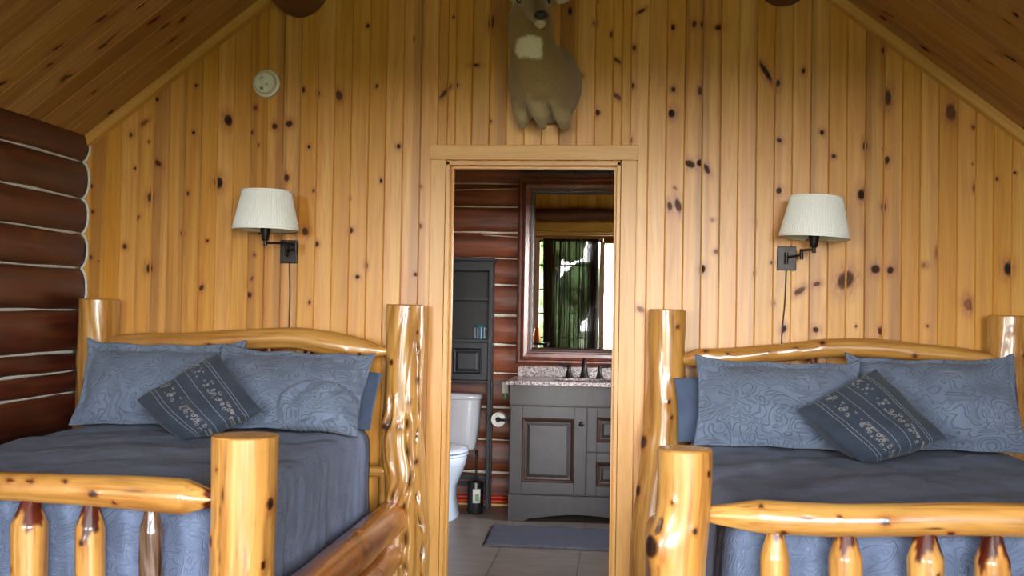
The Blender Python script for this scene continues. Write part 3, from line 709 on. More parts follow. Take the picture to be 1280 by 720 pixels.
LS1 = [2.19, 2.037, 1.853, 1.678, 1.506, 1.299, 1.093, 0.998, 0.891, 0.70, 0.51, 0.33, 0.16, 0.0]    # at the pine partition
_n = [2.19, 2.03, 1.85, 1.674, 1.491, 1.289, 1.091, 0.959, 0.892, 0.70, 0.51, 0.33, 0.16, 0.0]       # about 0.7 m nearer
LS0 = [a + (b - a) * 2.6 for a, b in zip(LS1, _n)]
LS0[7] = 0.95; LS0[0] = 2.19; LS0[-1] = 0
YF = -0.9
mb = MB(); wall_logs(mb, LS0, LS1, (-2.70, YF), (-2.70, YW), (1, 0), 0.045, 3, 80)
wl = tag(mb.build('wall_left', M['logwall'], smooth=60), kind='structure')
mb = MB(); chinking(mb, LS0[:-1], LS1[:-1], (-2.70, YF), (-2.70, YW - 0.004), (1, 0), 5)
# caulk line scribed round the log ends on the pine
pts = []
for i in range(len(LS1) - 4):
    b, a = LS1[i], LS1[i + 1]
    for p in np.linspace(1, -1, 13)[:-1]:
        pts.append((-2.70 + 0.045 * max(0, math.cos(p * math.pi / 2)) ** 0.75 * min(1, (b - a) / 2 / 0.075) ** 0.6 + 0.006, YW - 0.004, (a + b) / 2 + (b - a) / 2 * math.sin(p * math.pi / 2)))
mb.tube(pts, 0.007, 8)
sub(mb, 'chinking', M['chink'], wl, smooth=180)
mb = MB(); mb.box((-2.86, YF, 0), (-2.72, YW + 0.12, 2.2)); sub(mb, 'backing', M['logwall'], wl)
RS1 = [2.19] + [2.05 - 0.186 * i for i in range(11)] + [0]
mb = MB(); wall_logs(mb, RS1, RS1, (1.90, YF), (1.90, YW), (-1, 0), 0.045, 13, 60)
wr = tag(mb.build('wall_right', M['logwall'], smooth=60), kind='structure')
mb = MB(); chinking(mb, RS1[:-1], RS1[:-1], (1.90, YF), (1.90, YW - 0.004), (-1, 0), 15); sub(mb, 'chinking', M['chink'], wr, smooth=180)
mb = MB(); mb.box((1.92, YF, 0), (2.06, YW + 0.12, 2.2)); sub(mb, 'backing', M['logwall'], wr)

# floors
mb = MB(); mb.box((-2.9, YF - 0.1, -0.05), (2.1, YW + 0.06, 0)); tag(mb.build('floor', M['woodfloor']), kind='structure')
mb = MB(); mb.box((-1.75, YW + 0.06, -0.05), (1.25, 7.6, 0)); tag(mb.build('floor_bathroom', M['tile']), kind='structure')

# bathroom log wall
YB = 7.45
BS = [2.75, 2.58, 2.40, 2.212, 2.053, 1.874, 1.694, 1.511, 1.298, 1.097, 0.901, 0.665, 0.44, 0.217, -0.02]
BX0, BX1 = -1.62, 1.12
BSa = [z for z in BS]; BSa[3] = 2.165 + 0.04
mb = MB(); wall_logs(mb, BS, BS, (BX0, YB), (BX1, YB), (0, -1), 0.04, 23, 50)
wb = tag(mb.build('wall_bathroom', M['logbath'], smooth=60), kind='structure')
mb = MB(); chinking(mb, BS[:-1], BS[:-1], (BX0, YB), (BX1, YB), (0, -1), 25, h=0.0085)
mb.tube([(BX0 + k * 0.1, YB - 0.036, 2.155 + 0.022 * k / 9) for k in range(11)], 0.0035, 6)
mb.tube([(-0.95 + k * 0.05, YB - 0.038, 1.855 - 0.012 * k / 4) for k in range(7)], 0.003, 6)
sub(mb, 'chinking', M['chink'], wb, smooth=180)
mb = MB(); mb.prism([(BX0, 0), (BX1, 0), (BX1, ceil_z(BX1)), (RIDGE_X, RIDGE_Z), (BX0, ceil_z(BX0))], 'y', YB + 0.01, YB + 0.15); sub(mb, 'backing', M['logbath'], wb)
mb = MB(); SB = [2.95] + [2.76 - 0.2 * i for i in range(13)] + [-0.02]
wall_logs(mb, SB, SB, (BX0, YW + 0.12), (BX0, YB), (1, 0), 0.04, 33, 24)
w2 = tag(mb.build('wall_bathroom_left', M['logbath'], smooth=60), kind='structure')
mb = MB(); mb.box((BX0 - 0.12, YW + 0.1, 0), (BX0 - 0.01, YB + 0.1, ceil_z(BX0))); sub(mb, 'backing', M['logbath'], w2)
# right bathroom wall with its window
mb = MB(); yA, yB2, zA, zB = 5.75, 6.75, 0.95, 2.05
for a, b, c, d in ((YW + 0.1, yA, 0, 3), (yB2, YB + 0.1, 0, 3), (yA, yB2, 0, zA), (yA, yB2, zB, 3)):
    mb.box((BX1, a, c), (BX1 + 0.12, b, min(d, ceil_z(BX1))))
w3 = tag(mb.build('wall_bathroom_right', M['white']), kind='structure')

# ------------------------------------------------------------------ front wall (behind the camera), seen in the mirror
def window_unit(name, x0, x1, z0, z1, cols, rows, frame=0.055, doorlike=False, y=YF):
    o = empty(name, ((x0 + x1) / 2, y, z0), None, None, kind='structure')
    mb = MB(); f = frame
    mb.box((x0, y - 0.05, z0), (x0 + f, y + 0.05, z1)); mb.box((x1 - f, y - 0.05, z0), (x1, y + 0.05, z1))
    mb.box((x0 + f, y - 0.05, z1 - f), (x1 - f, y + 0.05, z1)); b = 0.25 if doorlike else f
    mb.box((x0 + f, y - 0.05, z0), (x1 - f, y + 0.05, z0 + b))
    sub(mb, 'frame', M['white'], o, bevel=0.003)
    mb = MB()
    for c in range(1, cols):
        x = x0 + f + (x1 - x0 - 2 * f) * c / cols; mb.box((x - 0.011, y - 0.015, z0 + b), (x + 0.011, y + 0.015, z1 - f))
    for r in range(1, rows):
        z = z0 + b + (z1 - f - z0 - b) * r / rows; mb.box((x0 + f, y - 0.014, z - 0.011), (x1 - f, y + 0.014, z + 0.011))
    if cols > 1 or rows > 1: sub(mb, 'muntins', M['blackwood'] if doorlike else M['white'], o)
    mb = MB(); mb.box((x0 + f, y - 0.004, z0 + b), (x1 - f, y + 0.004, z1 - f)); sub(mb, 'pane', M['glass'], o)
    l = bpy.data.lights.new(name + '_daylight', 'AREA'); l.shape = 'RECTANGLE'; l.size = x1 - x0 - 2 * f; l.size_y = z1 - z0 - f - b
    l.cycles.is_portal = True
    lo = bpy.data.objects.new(name + '_daylight', l); C.objects.link(lo); lo.location = ((x0 + x1) / 2, y - 0.06, (z0 + b + z1 - f) / 2)
    lo.rotation_euler = (math.pi / 2, 0, 0)     # -Z of the lamp towards +y
    return o
HOLES = [(-2.45, -1.36, 0.35, 2.3), (-1.22, -0.255, 0.0, 2.42), (-0.255, 1.55, 0.35, 2.36)]
mb = MB(); fe = [-2.9 + 0.084 * i for i in range(61)]
boards_wall(mb, YF, 1, fe, HOLES, random.Random(2)); boards_wall(mb, YF - 0.1, -1, fe, HOLES, random.Random(5))
tag(mb.build('wall_front', M['pine']), kind='structure')
window_unit('window_1', -2.45, -1.36, 0.35, 2.3, 1, 1)
window_unit('door_2', -1.22, -0.256, 0.02, 2.42, 3, 6, 0.05, True)
window_unit('window_2', -0.255, 1.55, 0.35, 2.36, 2, 1, 0.025)
for i, (a, b) in enumerate(((-1.36, -1.22),)):
    mb = MB(); mb.box((a, YF - 0.04, 0), (b, YF + 0.055, 2.42)); tag(mb.build('trim_%d' % (4 + i), M['white'], bevel=0.003), kind='structure')
mb = MB(); plank(mb, (-2.55, YF, 2.42), (1.65, YF + 0.05, 2.55), gdir=0); tag(mb.build('trim_6', M['trim']), kind='structure')
# log rail and lintel on the bathroom face of the partition
mb = MB(); log(mb, [(-1.55, YW + 0.155, 2.19, 0.05), (0, YW + 0.155, 2.19, 0.052), (1.1, YW + 0.155, 2.19, 0.05)], 71)
tag(mb.build('trim_7', M['beam'], smooth=180), kind='structure')
# bathroom window
wo = empty('window_3', (BX1, 6.25, 0.95), None, None, kind='structure')
mb = MB()
for a, b, c, d in ((yA, yA + 0.05, zA, zB), (yB2 - 0.05, yB2, zA, zB), (yA + 0.05, yB2 - 0.05, zA, zA + 0.05), (yA + 0.05, yB2 - 0.05, zB - 0.05, zB), (6.235, 6.265, zA + 0.05, zB - 0.05)):
    mb.box((BX1 - 0.01, a, c), (BX1 + 0.1, b, d))
sub(mb, 'frame', M['white'], wo, bevel=0.003)
mb = MB(); mb.box((BX1 + 0.04, yA + 0.05, zA + 0.05), (BX1 + 0.046, yB2 - 0.05, zB - 0.05)); sub(mb, 'pane', M['glass'], wo)
l = bpy.data.lights.new('window_3_daylight', 'AREA'); l.shape = 'RECTANGLE'; l.size = 1.0; l.size_y = 0.9; l.cycles.is_portal = True
lo = bpy.data.objects.new('window_3_daylight', l); C.objects.link(lo); lo.location = (BX1 + 0.13, 6.25, 1.5); lo.rotation_euler = (math.pi / 2, 0, math.pi / 2)

mb = MB(); mb.box((-3.4, -3.3, 2.72), (2.6, YF - 0.12, 2.8)); tag(mb.build('sky_blocker', M['beam']), kind='structure')  # unseen slab added outside the windows to keep high sky light off the floor
# curtain on the glass door, on its rod
cr = empty('curtain_rod', (-0.74, YF + 0.1, 2.36), 'thin black curtain rod above the glass door, seen in mirror', 'curtain rod')
mb = MB(); mb.tube([(-1.16, YF + 0.1, 2.365), (-0.29, YF + 0.1, 2.365)], 0.008, 10); sub(mb, 'rod', M['bronze'], cr, smooth=60)
for x in (-1.16, -0.29):
    mb = MB(); mb.ball((x, YF + 0.1, 2.365), 0.017); mb.box((x - 0.008, YF + 0.051, 2.35), (x + 0.008, YF + 0.1, 2.362)); sub(mb, 'bracket', M['bronze'], cr, smooth=60)
def curtain():
    nx, nz = 180, 40; xs = np.linspace(-1.11, -0.315, nx); v = []
    for j in range(nz):
        z = 2.40 - 2.2 * j / (nz - 1)
        for i, x in enumerate(xs):
            k = (x + 1.11) / 0.795
            amp = 0.022 * (0.35 + 0.65 * min(1, j / 5))
            y = YF + 0.1 + amp * math.sin(k * 60 + 1.5 * math.sin(k * 9)) + 0.01 * math.sin(k * 23 + z)
            if j <= 2: y = YF + 0.1 + 0.016 + 0.003 * math.sin(k * 60)
            v.append((x + 0.01 * math.sin(z * 2 + k * 5), y, z))
    f = [(j * nx + i, j * nx + i + 1, (j + 1) * nx + i + 1, (j + 1) * nx + i) for j in range(nz - 1) for i in range(nx - 1)]
    o = MB().add(v, f).build('curtain', M['sheer'], smooth=180)
    md = o.modifiers.new('thick', 'SOLIDIFY'); md.thickness = 0.0012
    return tag(o, 'sheer dark curtain on the glass door, seen in bathroom mirror', 'curtain')
curtain()
# small table with copper vase by the door
tb = empty('side_table', (-1.18, -0.55, 0), 'small wooden table with copper vase beside dark curtain, seen in mirror', 'table')
mb = MB(); mb.box((-1.36, -0.72, 0.87), (-1.0, -0.38, 0.90)); sub(mb, 'top', M['blackwood'], tb, bevel=0.004)
for x in (-1.33, -1.03):
    for y in (-0.69, -0.41):
        mb = MB(); mb.box((x - 0.02, y - 0.02, 0), (x + 0.02, y + 0.02, 0.87)); sub(mb, 'leg', M['blackwood'], tb, bevel=0.003)
mb = MB(); mb.lathe([(0.03, 0.901), (0.055, 0.905), (0.062, 0.95), (0.048, 1.02), (0.036, 1.09), (0.04, 1.11), (0.034, 1.108), (0.03, 1.06)], (-1.175, -0.55, 0), 28)
tag(mb.build('vase', M['copper'], smooth=60), 'tapered copper vase beside the dark curtain, seen in mirror', 'vase')

# outdoors
mb = MB(); mb.add([(-60, -80, -0.2), (60, -80, -0.2), (60, 60, -0.2), (-60, 60, -0.2)], [(0, 1, 2, 3)]); tag(mb.build('ground', M['ground']), kind='structure')
def tree(x, y, h, seed, label):
    o = empty('tree', (x, y, -0.2), label, 'tree')
    mb = MB(); mb.tube([(x, y, -0.2), (x + 0.05, y, h * 0.4), (x, y, h * 0.8)], [0.12, 0.09, 0.04], 10); sub(mb, 'trunk', M['bark'], o, smooth=180)
    mb = MB(); rs = random.Random(seed)
    for k in range(14):
        t = k / 13; r = (0.9 - 0.6 * t) * rs.uniform(.6, 1.0)
        mb.ball((x + rs.uniform(-1, 1) * (0.9 - .6 * t), y + rs.uniform(-.7, .7), 0.5 + t * h * 0.85), (r, r, r * 0.9), 14, 9)
    f = sub(mb, 'foliage', M['leaf'], o, smooth=180)
    tx = bpy.data.textures.new('leafy', 'CLOUDS'); tx.noise_scale = 0.25
    s_ = f.modifiers.new('s', 'SUBSURF'); s_.levels = s_.render_levels = 1
    d_ = f.modifiers.new('d', 'DISPLACE'); d_.texture = tx; d_.strength = 0.35
tree(-1.45, -9.0, 4.4, 51, 'leafy green tree outside the glass door, seen in mirror through dark curtain')

# ------------------------------------------------------------------ beams under the roof
def beam(x, z, r, seed, label):
    mb = MB(); log(mb, [(x, 0.2, z, r), (x, 2.5, z, r * 1.02), (x, YW - 0.01, z, r)], seed, nseg=40, step=0.05, rough=0.03, cracks=[(1, 4.8, 2.6, .004, .004, .05)])
    for v in mb.v:      # notched flat where the roof boards bear on it
        v[:, 2] = np.minimum(v[:, 2], RIDGE_Z - PITCH * np.abs(v[:, 0] - RIDGE_X) - 0.008)
    tag(mb.build('log_purlin', M['beam'], smooth=180), label, 'roof beam')
beam(-1.579, 2.885, 0.133, 61, 'round dark log beam under left ceiling slope, above the smoke detector')
beam(0.74, 2.905, 0.128, 62, 'round dark log beam under right ceiling slope, above right wall lamp')

# ------------------------------------------------------------------ beds
def make_bed(loc, label, P):
    o = empty('log_bed', loc, label, 'bed', 'log beds')
    def lg(name, path, seed, mat='log', **k):
        mb = MB(); log(mb, path, seed, **k); return sub(mb, name, M[mat], o, smooth=75)
    for p in P['posts']: lg(p[0], p[1], p[2], **p[3])
    for p in P['rails']: lg(*p[:3], **p[3])
    yh, yf = P['yh'], P['yf']
    for i, (x, zt) in enumerate(P['hs']):
        lg('headboard_spindle', [(x, yh, 0.56, .034), (x + .004, yh, 0.85, .036), (x, yh, zt, .034)], P['seed'] + 20 + i, nseg=24, tip0=.08, tip1=.08, tipr=.5, redtip=.05)
    for i, (x, zt, r, m) in enumerate(P['fs']):
        kn = [(0.30 + 0.08 * ((i * 7) % 3), -0.6 + 0.5 * ((i * 5) % 4), .007, .6)]
        bk = [(.3, -1.5, .3, 3), (.3, 1.5, .3, 3)] if m == 'bark' else []
        lg('footboard_spindle', [(x, yf, 0.2, r * .95), (x + .003, yf, 0.45, r), (x - .002, yf, zt - 0.09, r * 1.04), (x, yf, zt, r * .98)], P['seed'] + 40 + i, mat='logdark' if bk else m, nseg=32, barks=bk,
           step=0.006, tip0=.1, tip1=.078, tipr=.45, redtip=P['red'][i % len(P['red'])], knots=kn, rough=0.045, facet=0.12)
    return o

YH, YFT = 5.02, 2.93
TO = lambda f: asin_(f)
left = dict(seed=100, yh=5.0, yf=YFT, posts=[
    ('headboard_post', [(-2.525, YH, 0, .108), (-2.523, YH, .45, .104), (-2.518, YH, .9, .097), (-2.517, YH, 1.348, .096)], 101, dict(flute=.009, fl_k=(7, 11), rough=.03, nseg=64, knots=[(.75, -1.1, .014, .8), (1.05, -.9, .01, .6)])),
    ('headboard_post', [(-.995, YH, 0, .122), (-.993, YH, .3, .118), (-1.0, YH, .5, .114), (-1.008, YH, .8, .099), (-1.007, YH, 1.1, .092), (-1.007, YH, 1.344, .088)], 102,
     dict(flute=.011, fl_k=(4, 7), rough=.04, nseg=96, step=.008, knots=[(.34, .1, .011, .4), (1.08, -.5, .009, .7), (.82, -1.0, .013, .9), (.78, -.75, .012, .8), (.78, .05, .009, .8), (1.33, .35, .006, .1), (1.22, .9, .006, .2), (1.0, .95, .012, .3), (.9, .5, .008, .4), (.62, .8, .01, .5)],
          cracks=[(.1, .85, .35, .009, .022, .16), (.0, .5, .95, .009, .016, .12), (.55, .95, -.55, .011, .02, .22), (.15, .55, -.45, .008, .014, .2), (.6, 1.2, .95, .006, .01, .12)])),
    ('footboard_post', [(-1.036, YFT, 0, .096), (-1.036, YFT, .35, .092), (-1.034, YFT, .62, .089), (-1.033, YFT, .8, .091), (-1.033, YFT, .962, .0925)], 103,
     dict(flute=.005, fl_k=(6, 9), rough=.025, nseg=72, step=.008, knots=[(.785, TO(.93), .014, .5), (.68, TO(-.8), .011, .6), (.5, .3, .01, .4), (.62, TO(.85), .009, .5), (.88, TO(-.55), .005, .5)], cracks=[(.55, .9, -.35, .004, .004, .1), (.2, .7, .5, .004, .005, .15)])),
    ('footboard_post', [(-2.53, YFT, 0, .095), (-2.53, YFT, .5, .09), (-2.53, YFT, .965, .09)], 104, dict(flute=.005, nseg=48, knobs=4)),
], rails=[
    ('headboard_rail', [(-2.44, 5.0, 1.14, .032), (-2.33, 5.0, 1.146, .044), (-2.05, 5.0, 1.155, .044), (-1.75, 5.0, 1.172, .049), (-1.52, 5.0, 1.182, .052), (-1.36, 5.0, 1.158, .058), (-1.22, 5.0, 1.137, .052), (-1.09, 5.0, 1.126, .026)], 105,
     dict(nseg=40, rough=.035, knots=[(1.18, 2.2, .011, .8), (1.24, 2.0, .008, .6), (.5, 1.9, .008, .4)], tip1=.1, tipr=.65)),
    ('headboard_rail', [(-2.44, 5.0, .565, .026), (-1.8, 5.0, .565, .034), (-1.09, 5.0, .566, .026)], 106, dict(nseg=24)),
    ('footboard_rail', [(-2.46, YFT, .80, .036), (-2.2, YFT, .804, .042), (-1.75, YFT, .802, .041), (-1.4, YFT, .797, .046), (-1.22, YFT, .79, .050), (-1.115, YFT, .786, .047)], 107,
     dict(nseg=44, step=.008, rough=.02, tip1=.085, tip0=.06, tipr=.45, redtip=.03, facet=.14, knots=[(.76, 1.0, .007, .5), (.82, 1.0, .007, .5), (.92, .9, .006, .5), (1.01, 1.6, .01, .5), (1.07, 2.1, .006, .5), (.6, 1.6, .007, .4)], cracks=[(1.0, 1.25, 1.25, .004, .004, .05)])),
    ('footboard_rail', [(-2.46, YFT, .22, .04), (-1.8, YFT, .22, .045), (-1.1, YFT, .22, .04)], 108, dict(nseg=32)),
    ('side_rail', [(-1.032, 2.99, .37, .062), (-1.03, 3.4, .37, .075), (-1.03, 4.0, .368, .08), (-1.032, 4.6, .366, .079), (-1.036, 4.96, .366, .076)], 109, dict(mat='logdark', nseg=44, rough=.035, knobs=9)),
    ('side_rail', [(-1.034, 2.99, .19, .06), (-1.034, 4.0, .19, .07), (-1.04, 4.6, .19, .072), (-1.045, 4.96, .19, .068)], 110, dict(mat='logdark', nseg=44, rough=.045, knobs=9)),
    ('side_rail', [(-2.55, 3.0, .37, .055), (-2.565, 4.0, .37, .065), (-2.55, 4.95, .37, .06)], 111, dict(mat='logdark', nseg=32, rough=.03, knobs=3)),
], hs=[(-2.23, 1.13), (-2.04, 1.13), (-1.85, 1.14), (-1.66, 1.15), (-1.465, 1.14), (-1.28, 1.12)],
    fs=[(-2.38, .78, .042, 'log'), (-2.2, .78, .04, 'log'), (-2.02, .785, .04, 'log'), (-1.84, .785, .042, 'log'), (-1.657, .775, .049, 'log'), (-1.476, .775, .039, 'log'), (-1.298, .77, .037, 'bark')],
    red=[.075, .06, .07, .055, .07, .085, .1])
make_bed((-1.77, 3.97, 0), 'rustic peeled log bed beside the dark log wall, left of doorway', left)

right = dict(seed=200, yh=5.0, yf=YFT, posts=[
    ('headboard_post', [(.165, YH, 0, .11), (.168, YH, .3, .106), (.183, YH, .5, .1), (.20, YH, .66, .098), (.213, YH, .85, .09), (.215, YH, 1.1, .086), (.216, YH, 1.341, .084)], 201,
     dict(flute=.005, fl_k=(5, 7), rough=.05, nseg=80, step=.008, knots=[(.735, TO(-.9), .024, .7), (.51, TO(-.88), .019, .6), (.69, .15, .018, .4), (1.27, .55, .008, .3), (1.03, .15, .006, .3), (.86, .3, .007, .6), (.93, .1, .008, .8), (.4, .2, .015, .5), (.22, .1, .02, .4)],
          barks=[(.36, .1, .03, 1.6), (.18, .3, .05, 1.5), (.45, .5, .03, 1.0)])),
    ('headboard_post', [(1.72, YH, 0, .1), (1.722, YH, .5, .092), (1.724, YH, 1.0, .087), (1.724, YH, 1.338, .085)], 202, dict(flute=.006, fl_k=(5, 8), rough=.04, nseg=72, knots=[(1.28, -.2, .008, .4), (1.17, .55, .014, .5), (1.0, .9, .03, .2), (.78, .85, .02, .2), (1.22, -.45, .006, .3)])),
    ('footboard_post', [(.16, YFT, 0, .082), (.16, YFT, .35, .078), (.163, YFT, .6, .0735), (.172, YFT, .75, .0725), (.178, YFT, .85, .073), (.178, YFT, .96, .074)], 203,
     dict(flute=.002, fl_k=(4, 6), rough=.022, nseg=80, step=.007, knots=[(.705, TO(-.85), .024, 1.3), (.905, TO(.78), .007, .5), (.76, TO(.4), .007, .5), (.83, TO(-.45), .005, .9), (.5, -.2, .016, .7), (.52, .5, .01, .5)], barks=[(.765, TO(-.75), .011, 2.0)])),
    ('footboard_post', [(1.72, YFT, 0, .085), (1.72, YFT, .5, .08), (1.72, YFT, .962, .078)], 204, dict(flute=.004, nseg=48, knobs=4)),
], rails=[
    ('headboard_rail', [(.29, 5.0, 1.118, .03), (.37, 5.0, 1.127, .042), (.55, 5.0, 1.139, .04), (.8, 5.0, 1.168, .042), (.95, 5.0, 1.182, .043), (1.12, 5.0, 1.186, .044), (1.35, 5.0, 1.17, .042), (1.55, 5.0, 1.15, .04), (1.65, 5.0, 1.14, .034)], 205,
     dict(nseg=40, rough=.06, knots=[(.5, 1.2, .007, .6), (.38, 1.4, .006, .9), (.2, 1.2, .006, .6), (1.02, 1.9, .008, .5), (.62, .9, .01, .5), (.1, .8, .009, .5)], tip0=.06, tipr=.7)),
    ('headboard_rail', [(.29, 5.0, .565, .026), (1.0, 5.0, .565, .034), (1.65, 5.0, .566, .026)], 206, dict(nseg=24)),
    ('footboard_rail', [(.245, YFT, .792, .040), (.37, YFT, .79, .044), (.6, YFT, .788, .044), (.95, YFT, .803, .0435), (1.3, YFT, .80, .044), (1.65, YFT, .80, .034)], 207,
     dict(nseg=48, step=.007, rough=.014, tip0=.13, tip1=.08, tipr=.6, facet=.1, knots=[(.13, .75, .005, .4), (.19, 2.35, .008, .6), (.445, 1.45, .0105, .5), (.61, 2.3, .007, .6), (.33, 1.2, .004, .4), (.9, 1.7, .009, .5)], cracks=[(.5, .62, 1.9, .003, .002, .05), (.2, .3, 1.3, .003, .002, .05)])),
    ('footboard_rail', [(.24, YFT, .22, .04), (.9, YFT, .22, .045), (1.65, YFT, .22, .04)], 208, dict(nseg=32)),
    ('side_rail', [(.165, 2.99, .37, .055), (.17, 4.0, .37, .065), (.19, 4.96, .366, .06)], 209, dict(mat='logdark', nseg=36, rough=.03, knobs=5)),
    ('side_rail', [(1.745, 3.0, .37, .05), (1.75, 4.0, .37, .055), (1.745, 4.95, .37, .055)], 211, dict(mat='logdark', nseg=32, rough=.03, knobs=3)),
], hs=[(.487, 1.115), (.68, 1.135), (.87, 1.15), (1.065, 1.16), (1.26, 1.155), (1.45, 1.135)],
    fs=[(.419, .765, .037, 'log'), (.601, .77, .041, 'log'), (.805, .775, .045, 'log'), (.973, .775, .042, 'log'), (1.16, .775, .042, 'log'), (1.34, .775, .04, 'log'), (1.51, .775, .04, 'log')],
    red=[.03, .05, .06, .075])
make_bed((0.945, 3.97, 0), 'rustic peeled log bed standing right of the bathroom doorway', right)

# ------------------------------------------------------------------ bedding
def spread(x0, x1, y0, y1, z, zb, seed, label):
    rs = np.random.RandomState(seed)
    rc = 0.09; nu, nv = 90, 130
    # boundary of the rounded mattress outline, four sides
    def bpt(u, v):
        x = x0 + (x1 - x0) * u; y = y0 + (y1 - y0) * v
        cx = min(max(x, x0 + rc), x1 - rc); cy = max(y, y0 + rc)
        d = np.hypot(x - cx, y - cy)
        if d > rc: x, y = cx + (x - cx) * rc / d, cy + (y - cy) * rc / d
        return x, y
    ph = rs.uniform(0, 6, 12)
    def zoff(x, y):
        return (0.006 * math.sin(7 * x + 3 * y + ph[0]) + 0.004 * math.sin(13 * y - 5 * x + ph[1]) + 0.0025 * math.sin(31 * x + 9 * y + ph[2]) + 0.0022 * math.sin(23 * y - 17 * x + ph[3]))
    V, uv = [], []
    for j in range(nv + 1):
        for i in range(nu + 1):
            u, v = i / nu, j / nv
            x, y = bpt(u, v)
            e = min(u * (x1 - x0), (1 - u) * (x1 - x0), v * (y1 - y0))
            r = 0.05
            dz = 0 if e > r else -(r - math.sqrt(max(0, r * r - (r - e) ** 2))) * 0.5
            V.append((x, y, z + zoff(x, y) + dz)); uv.append((x, y, 0))
    W_ = nu + 1
    F = [(j * W_ + i, j * W_ + i + 1, (j + 1) * W_ + i + 1, (j + 1) * W_ + i) for j in range(nv) for i in range(nu)]
    # skirt round left, foot and right edges
    loop = [j * W_ for j in range(nv, 0, -1)] + [i for i in range(nu + 1)] + [j * W_ + nu for j in range(1, nv + 1)]
    B = np.array([V[k] for k in loop]); n = len(loop)
    T = np.gradient(B[:, :2], axis=0); ln = np.linalg.norm(T, axis=1)[:, None]; T = T / np.maximum(ln, 1e-9)
    N = np.stack([T[:, 1], -T[:, 0]], 1)
    ctr = np.array([(x0 + x1) / 2, (y0 + y1) / 2]); 
    if np.sum(N[n // 2] * (B[n // 2, :2] - ctr)) < 0: N = -N
    s = np.concatenate([[0], np.cumsum(np.linalg.norm(np.diff(B[:, :2], axis=0), axis=1))])
    prev = loop; m = 30; H = z - 0.025 - zb
    for k in range(1, m + 1):
        t = k / m; d = H * t
        out = 0.014 * (1 - math.exp(-d / 0.02)) + 0.008 * t
        fold = 0.010 * t ** 0.7 * (np.sin(11 * s + ph[4] + 0.6 * t) + 0.6 * np.sin(23 * s + ph[5]) + 0.3 * np.sin(47 * s + ph[6]))
        fold += 0.002 * np.sin(61 * s + 8 * t + ph[7])
        rowi = []
        for q in range(n):
            o_ = out + fold[q] * 0.8
            V.append((B[q, 0] + N[q, 0] * o_, B[q, 1] + N[q, 1] * o_, B[q, 2] - d)); 
            side = abs(N[q, 0]) > 0.7
            uv.append((B[q, 0] + N[q, 0] * d, B[q, 1] + N[q, 1] * d, 0) if True else 0); rowi.append(len(V) - 1)
        F += [(prev[q], rowi[q], rowi[q + 1], prev[q + 1]) for q in range(n - 1)]
        prev = rowi
    mb = MB(); mb.add(V, F, uvw=np.array(uv))
    o = mb.build('bedspread', M['spread'], smooth=180, loc=((x0 + x1) / 2, (y0 + y1) / 2, zb))
    md = o.modifiers.new('thick', 'SOLIDIFY'); md.thickness = 0.012; md.offset = 0
    return tag(o, label, 'bedspread', 'blue bedspreads')
ZL, ZR = 0.770, 0.752
spread(-2.452, -1.158, 3.045, 4.90, ZL, 0.27, 1, 'slate blue bedspread draped over the bed beside the log wall')
spread(.318, 1.64, 3.045, 4.90, ZR, 0.27, 2, 'slate blue bedspread draped over the bed right of the doorway')

